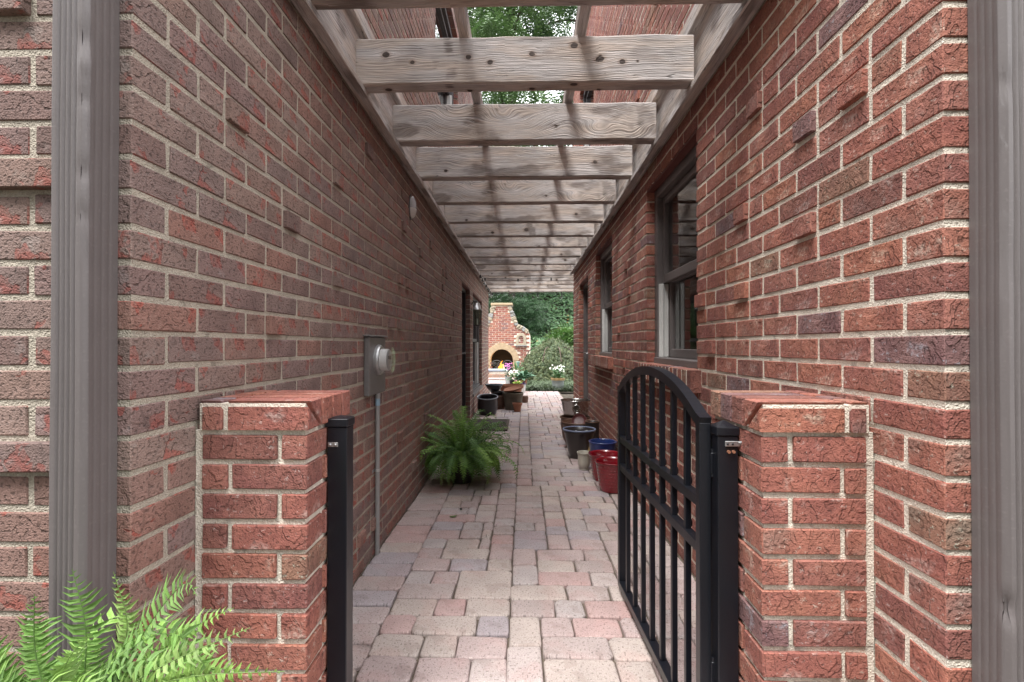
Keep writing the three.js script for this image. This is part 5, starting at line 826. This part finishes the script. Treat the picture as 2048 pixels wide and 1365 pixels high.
// trees behind the bank
const sprayG = (() => { const l = []; for (let i = 0; i < 9; i++) { const g = leaflet(0.15, 0.052, 0.5); g.rotateZ(-1.0); g.rotateY(i % 2 ? 0.9 : -0.9); if (i === 8) g.rotateY(0.9); g.translate(0.05 + 0.055 * i, -0.003 * i * i, 0); l.push(noIdx(g)); } return mergeGeometries(l); })();
const treeLeaf = new THREE.MeshPhysicalMaterial({ color: 0xffffff, roughness: 0.5, transmission: 0.35, thickness: 0, side: THREE.DoubleSide, vertexColors: true });
function tree(label, pos, H, crown, N, seed, col) {
  const t = thing('tree', label, 'tree', pos), r = rnd(seed), bark = clay(0.1, 0.075, 0.06, 0.95);
  const tr = tube([[0, -0.4, 0], [0.08, H * 0.2, 0.05], [-0.05, H * 0.45, 0], [0.1, H * 0.7, 0.1], [0, H * 0.92, 0]], 0.16, 40, 10); part('trunk', tr, bark, t);
  for (let i = 0; i < 14; i++) { const a = i * 2.4, y = H * (0.28 + 0.045 * i), R = crown * (0.95 - 0.03 * i); part('limb', tube([[0, y, 0], [Math.cos(a) * R * 0.4, y + R * 0.25, Math.sin(a) * R * 0.4], [Math.cos(a) * R * 0.9, y + R * 0.35, Math.sin(a) * R * 0.9]], 0.05, 14, 6), bark, t); }
  const cl = []; for (let i = 0; i < 60; i++) { const y = H * (0.25 + 0.75 * r()), k = (y / H - 0.2) / 0.8, R = crown * Math.sqrt(Math.max(0.08, Math.sin(Math.PI * Math.min(0.97, 0.12 + k * 0.88)))) * Math.sqrt(r()), a = r() * 6.283; cl.push([Math.cos(a) * R, y, Math.sin(a) * R, 0.6 + 0.7 * r()]); }
  crownCloud(N, seed + 1, (r, p, e) => { const c = cl[Math.floor(r() * cl.length)], a = r() * 6.283, u = r() * 2 - 1, q = Math.pow(r(), 0.4) * c[3], s = Math.sqrt(1 - u * u); p.set(c[0] + Math.cos(a) * s * q, c[1] + u * q * 0.7, c[2] + Math.sin(a) * s * q); e.set((r() - 0.5) * 1.2, r() * 6.283, -0.35 - r() * 0.7, 'YXZ'); return 0.6 + 0.7 * r(); }, sprayG, (r, c) => { const k = 0.65 + 0.7 * r(), q = r(); c.setRGB((col[0] + 0.04 * q) * k, (col[1] + 0.05 * q) * k, (col[2] + 0.015 * q) * k); }, treeLeaf, 'crown', t);
}
tree('tall leafy tree rising behind the fireplace, seen between the rafters', [-0.55, 1.6, -20.6], 15, 3.6, 9000, 61, [0.09, 0.17, 0.055]);
tree('darker tall tree behind the ivy bank on the right', [2.9, 2.2, -22.5], 16, 3.8, 8000, 63, [0.06, 0.13, 0.05]);
tree('shorter dark tree on the bank left of the fireplace', [-3.6, 1.5, -20.2], 10, 3.2, 6000, 65, [0.055, 0.12, 0.045]);
// unseen trees added behind the viewpoint to keep low sky off the fronts
{
  let i = 0;
  for (const [x, z, H, lab] of [[-6.2, 6.2, 11, 'unseen tree added behind the viewpoint to block low sky, left of the path'], [-0.2, 7.4, 10, 'unseen tree added behind the viewpoint to block low sky, facing the gate']]) {
    const t = thing('tree', lab, 'tree', [x, -0.05, z]); part('trunk', tube([[0, -0.1, 0], [0.1, 2, 0], [-0.1, 5, 0.1], [0, H * 0.85, 0]], 0.2, 24, 10), clay(0.1, 0.075, 0.06, 0.95), t);
    crownCloud(2600, 120 + i++, (r, p, e) => { const a = r() * 6.283, u = r() * 2 - 1, q = Math.pow(r(), 0.4), k = Math.sqrt(1 - u * u); p.set(Math.cos(a) * k * q * 3.6, H * 0.55 + u * q * H * 0.45, Math.sin(a) * k * q * 2.4); e.set((r() - 0.5) * 1.6, r() * 6.283, -0.35 - r() * 0.7, 'YXZ'); return 1.8 + 1.2 * r(); }, sprayG, (r, c) => { const k = 0.65 + 0.7 * r(); c.setRGB(0.07 * k, 0.13 * k, 0.045 * k); }, treeLeaf, 'crown', t);
  }
}
{ // dark shrubs along the top of the fireplace
  let i = 0; for (const [x, y, z, s, lab] of [[-1.6, 1.5, -18.9, 1.3, 'dark shrub behind the left shoulder of the fireplace'], [-0.3, 1.9, -19.2, 1.2, 'dark shrub behind the top of the fireplace'], [1.5, 1.0, -15.9, 0.62, 'bright leafed bush at the right edge below the ivy']]) {
    const t = thing('shrub', lab, 'shrub', [x, 0, z]); part('stem', tube([[0, 0, 0], [0.03, y * 0.5, 0], [0, y, 0.02]], 0.03, 10, 6), clay(0.1, 0.07, 0.05, 0.95), t);
    const bright = i === 2; crownCloud(bright ? 1500 : 2600, 70 + i, (r, p, e) => { const a = r() * 6.283, u = r() * 2 - 1, q = Math.pow(r(), 0.4) * s, k = Math.sqrt(1 - u * u); p.set(Math.cos(a) * k * q, y + u * q, Math.sin(a) * k * q * 0.6); e.set(0.5 + (r() - 0.5), r() * 6.283, (r() - 0.5), 'YXZ'); return bright ? 0.5 + 0.4 * r() : 0.35 + 0.4 * r(); }, sprayG, (r, c) => { const k = 0.6 + 0.7 * r(); bright ? c.setRGB(0.13 * k, 0.25 * k, 0.06 * k) : c.setRGB(0.07 * k, 0.15 * k, 0.065 * k); }, treeLeaf, 'foliage', t); i++;
  }
}
{ // string lights
  const wire = painted(0.015, 0.015, 0.016, 0.5), bulbG = new THREE.MeshPhysicalMaterial({ color: 0xffffff, transmission: 1, thickness: 0, roughness: 0.03, ior: 1.45 });
  const string = (label, pts, at) => {
    const t = thing('string_lights', label, 'string lights'), cv = new THREE.CatmullRomCurve3(pts.map((p) => new THREE.Vector3(...p))); part('cable', new THREE.TubeGeometry(cv, 80, 0.004, 5), wire, t);
    const b = new THREE.SphereGeometry(0.024, 14, 10); b.scale(1, 1.25, 1); b.translate(0, -0.075, 0); const s = new THREE.CylinderGeometry(0.012, 0.016, 0.045, 10); s.translate(0, -0.025, 0);
    for (const u of at) { const p = cv.getPointAt(u); const so = part('socket', s, wire, t); so.position.copy(p); const bu = part('bulb', b, bulbG, t); bu.position.copy(p); }
  };
  string('string of clear bulbs hanging across the rafters near the alley end', [[-0.68, 2.17, -8.2], [-0.66, 2.165, -8.35], [-0.1, 2.15, -8.37], [0.45, 2.165, -8.37], [0.9, 2.17, -8.37]], [0.1, 0.42, 0.74]);
  string('string of clear bulbs gathered along the left ledger', [[-0.67, 2.13, -7.6], [-0.68, 2.13, -8.4], [-0.67, 2.12, -9.2], [-0.68, 2.13, -10.0], [-0.66, 2.13, -10.6]], [0.05, 0.2, 0.32, 0.45, 0.6, 0.72, 0.85, 0.97]);
  string('string of clear bulbs along the last rafter of the pergola', [[-0.75, 2.17, -10.82], [-0.2, 2.15, -10.83], [0.3, 2.16, -10.83], [0.8, 2.15, -10.83], [1.3, 2.17, -10.82]], [0.02, 0.26, 0.51, 0.76]);
}
const groups = { downspout: 'rainwater downspouts on the houses', brick_pillar: 'brick gate pillars', gate_post: 'black gate posts', brick_house: 'houses on both sides of the alley', potted_fern: 'ferns in pots', pot_shard: 'shards in the dark planter', string_lights: 'string lights of the pergola', fallen_leaf: 'fallen leaves on the paving', shrub: 'shrubs behind the courtyard', saucer: 'loose plant saucers', potted_plant: 'plants in pots on the patio edge', flowering_plant: 'flowering plants in pots', bowl: 'glazed bowls', flower_pot: 'empty flower pots along the walls', planter: 'large empty planters along the walls', tree: 'tall trees around the houses' };
for (const o of scene.children) { const g = groups[o.name.replace(/_\d{3}$/, '')]; if (g && !o.userData.group) o.userData.group = g; }
scene.traverse((o) => { if (o.isMesh) { o.castShadow = true; o.receiveShadow = true; } });
renderer.render(scene, camera);
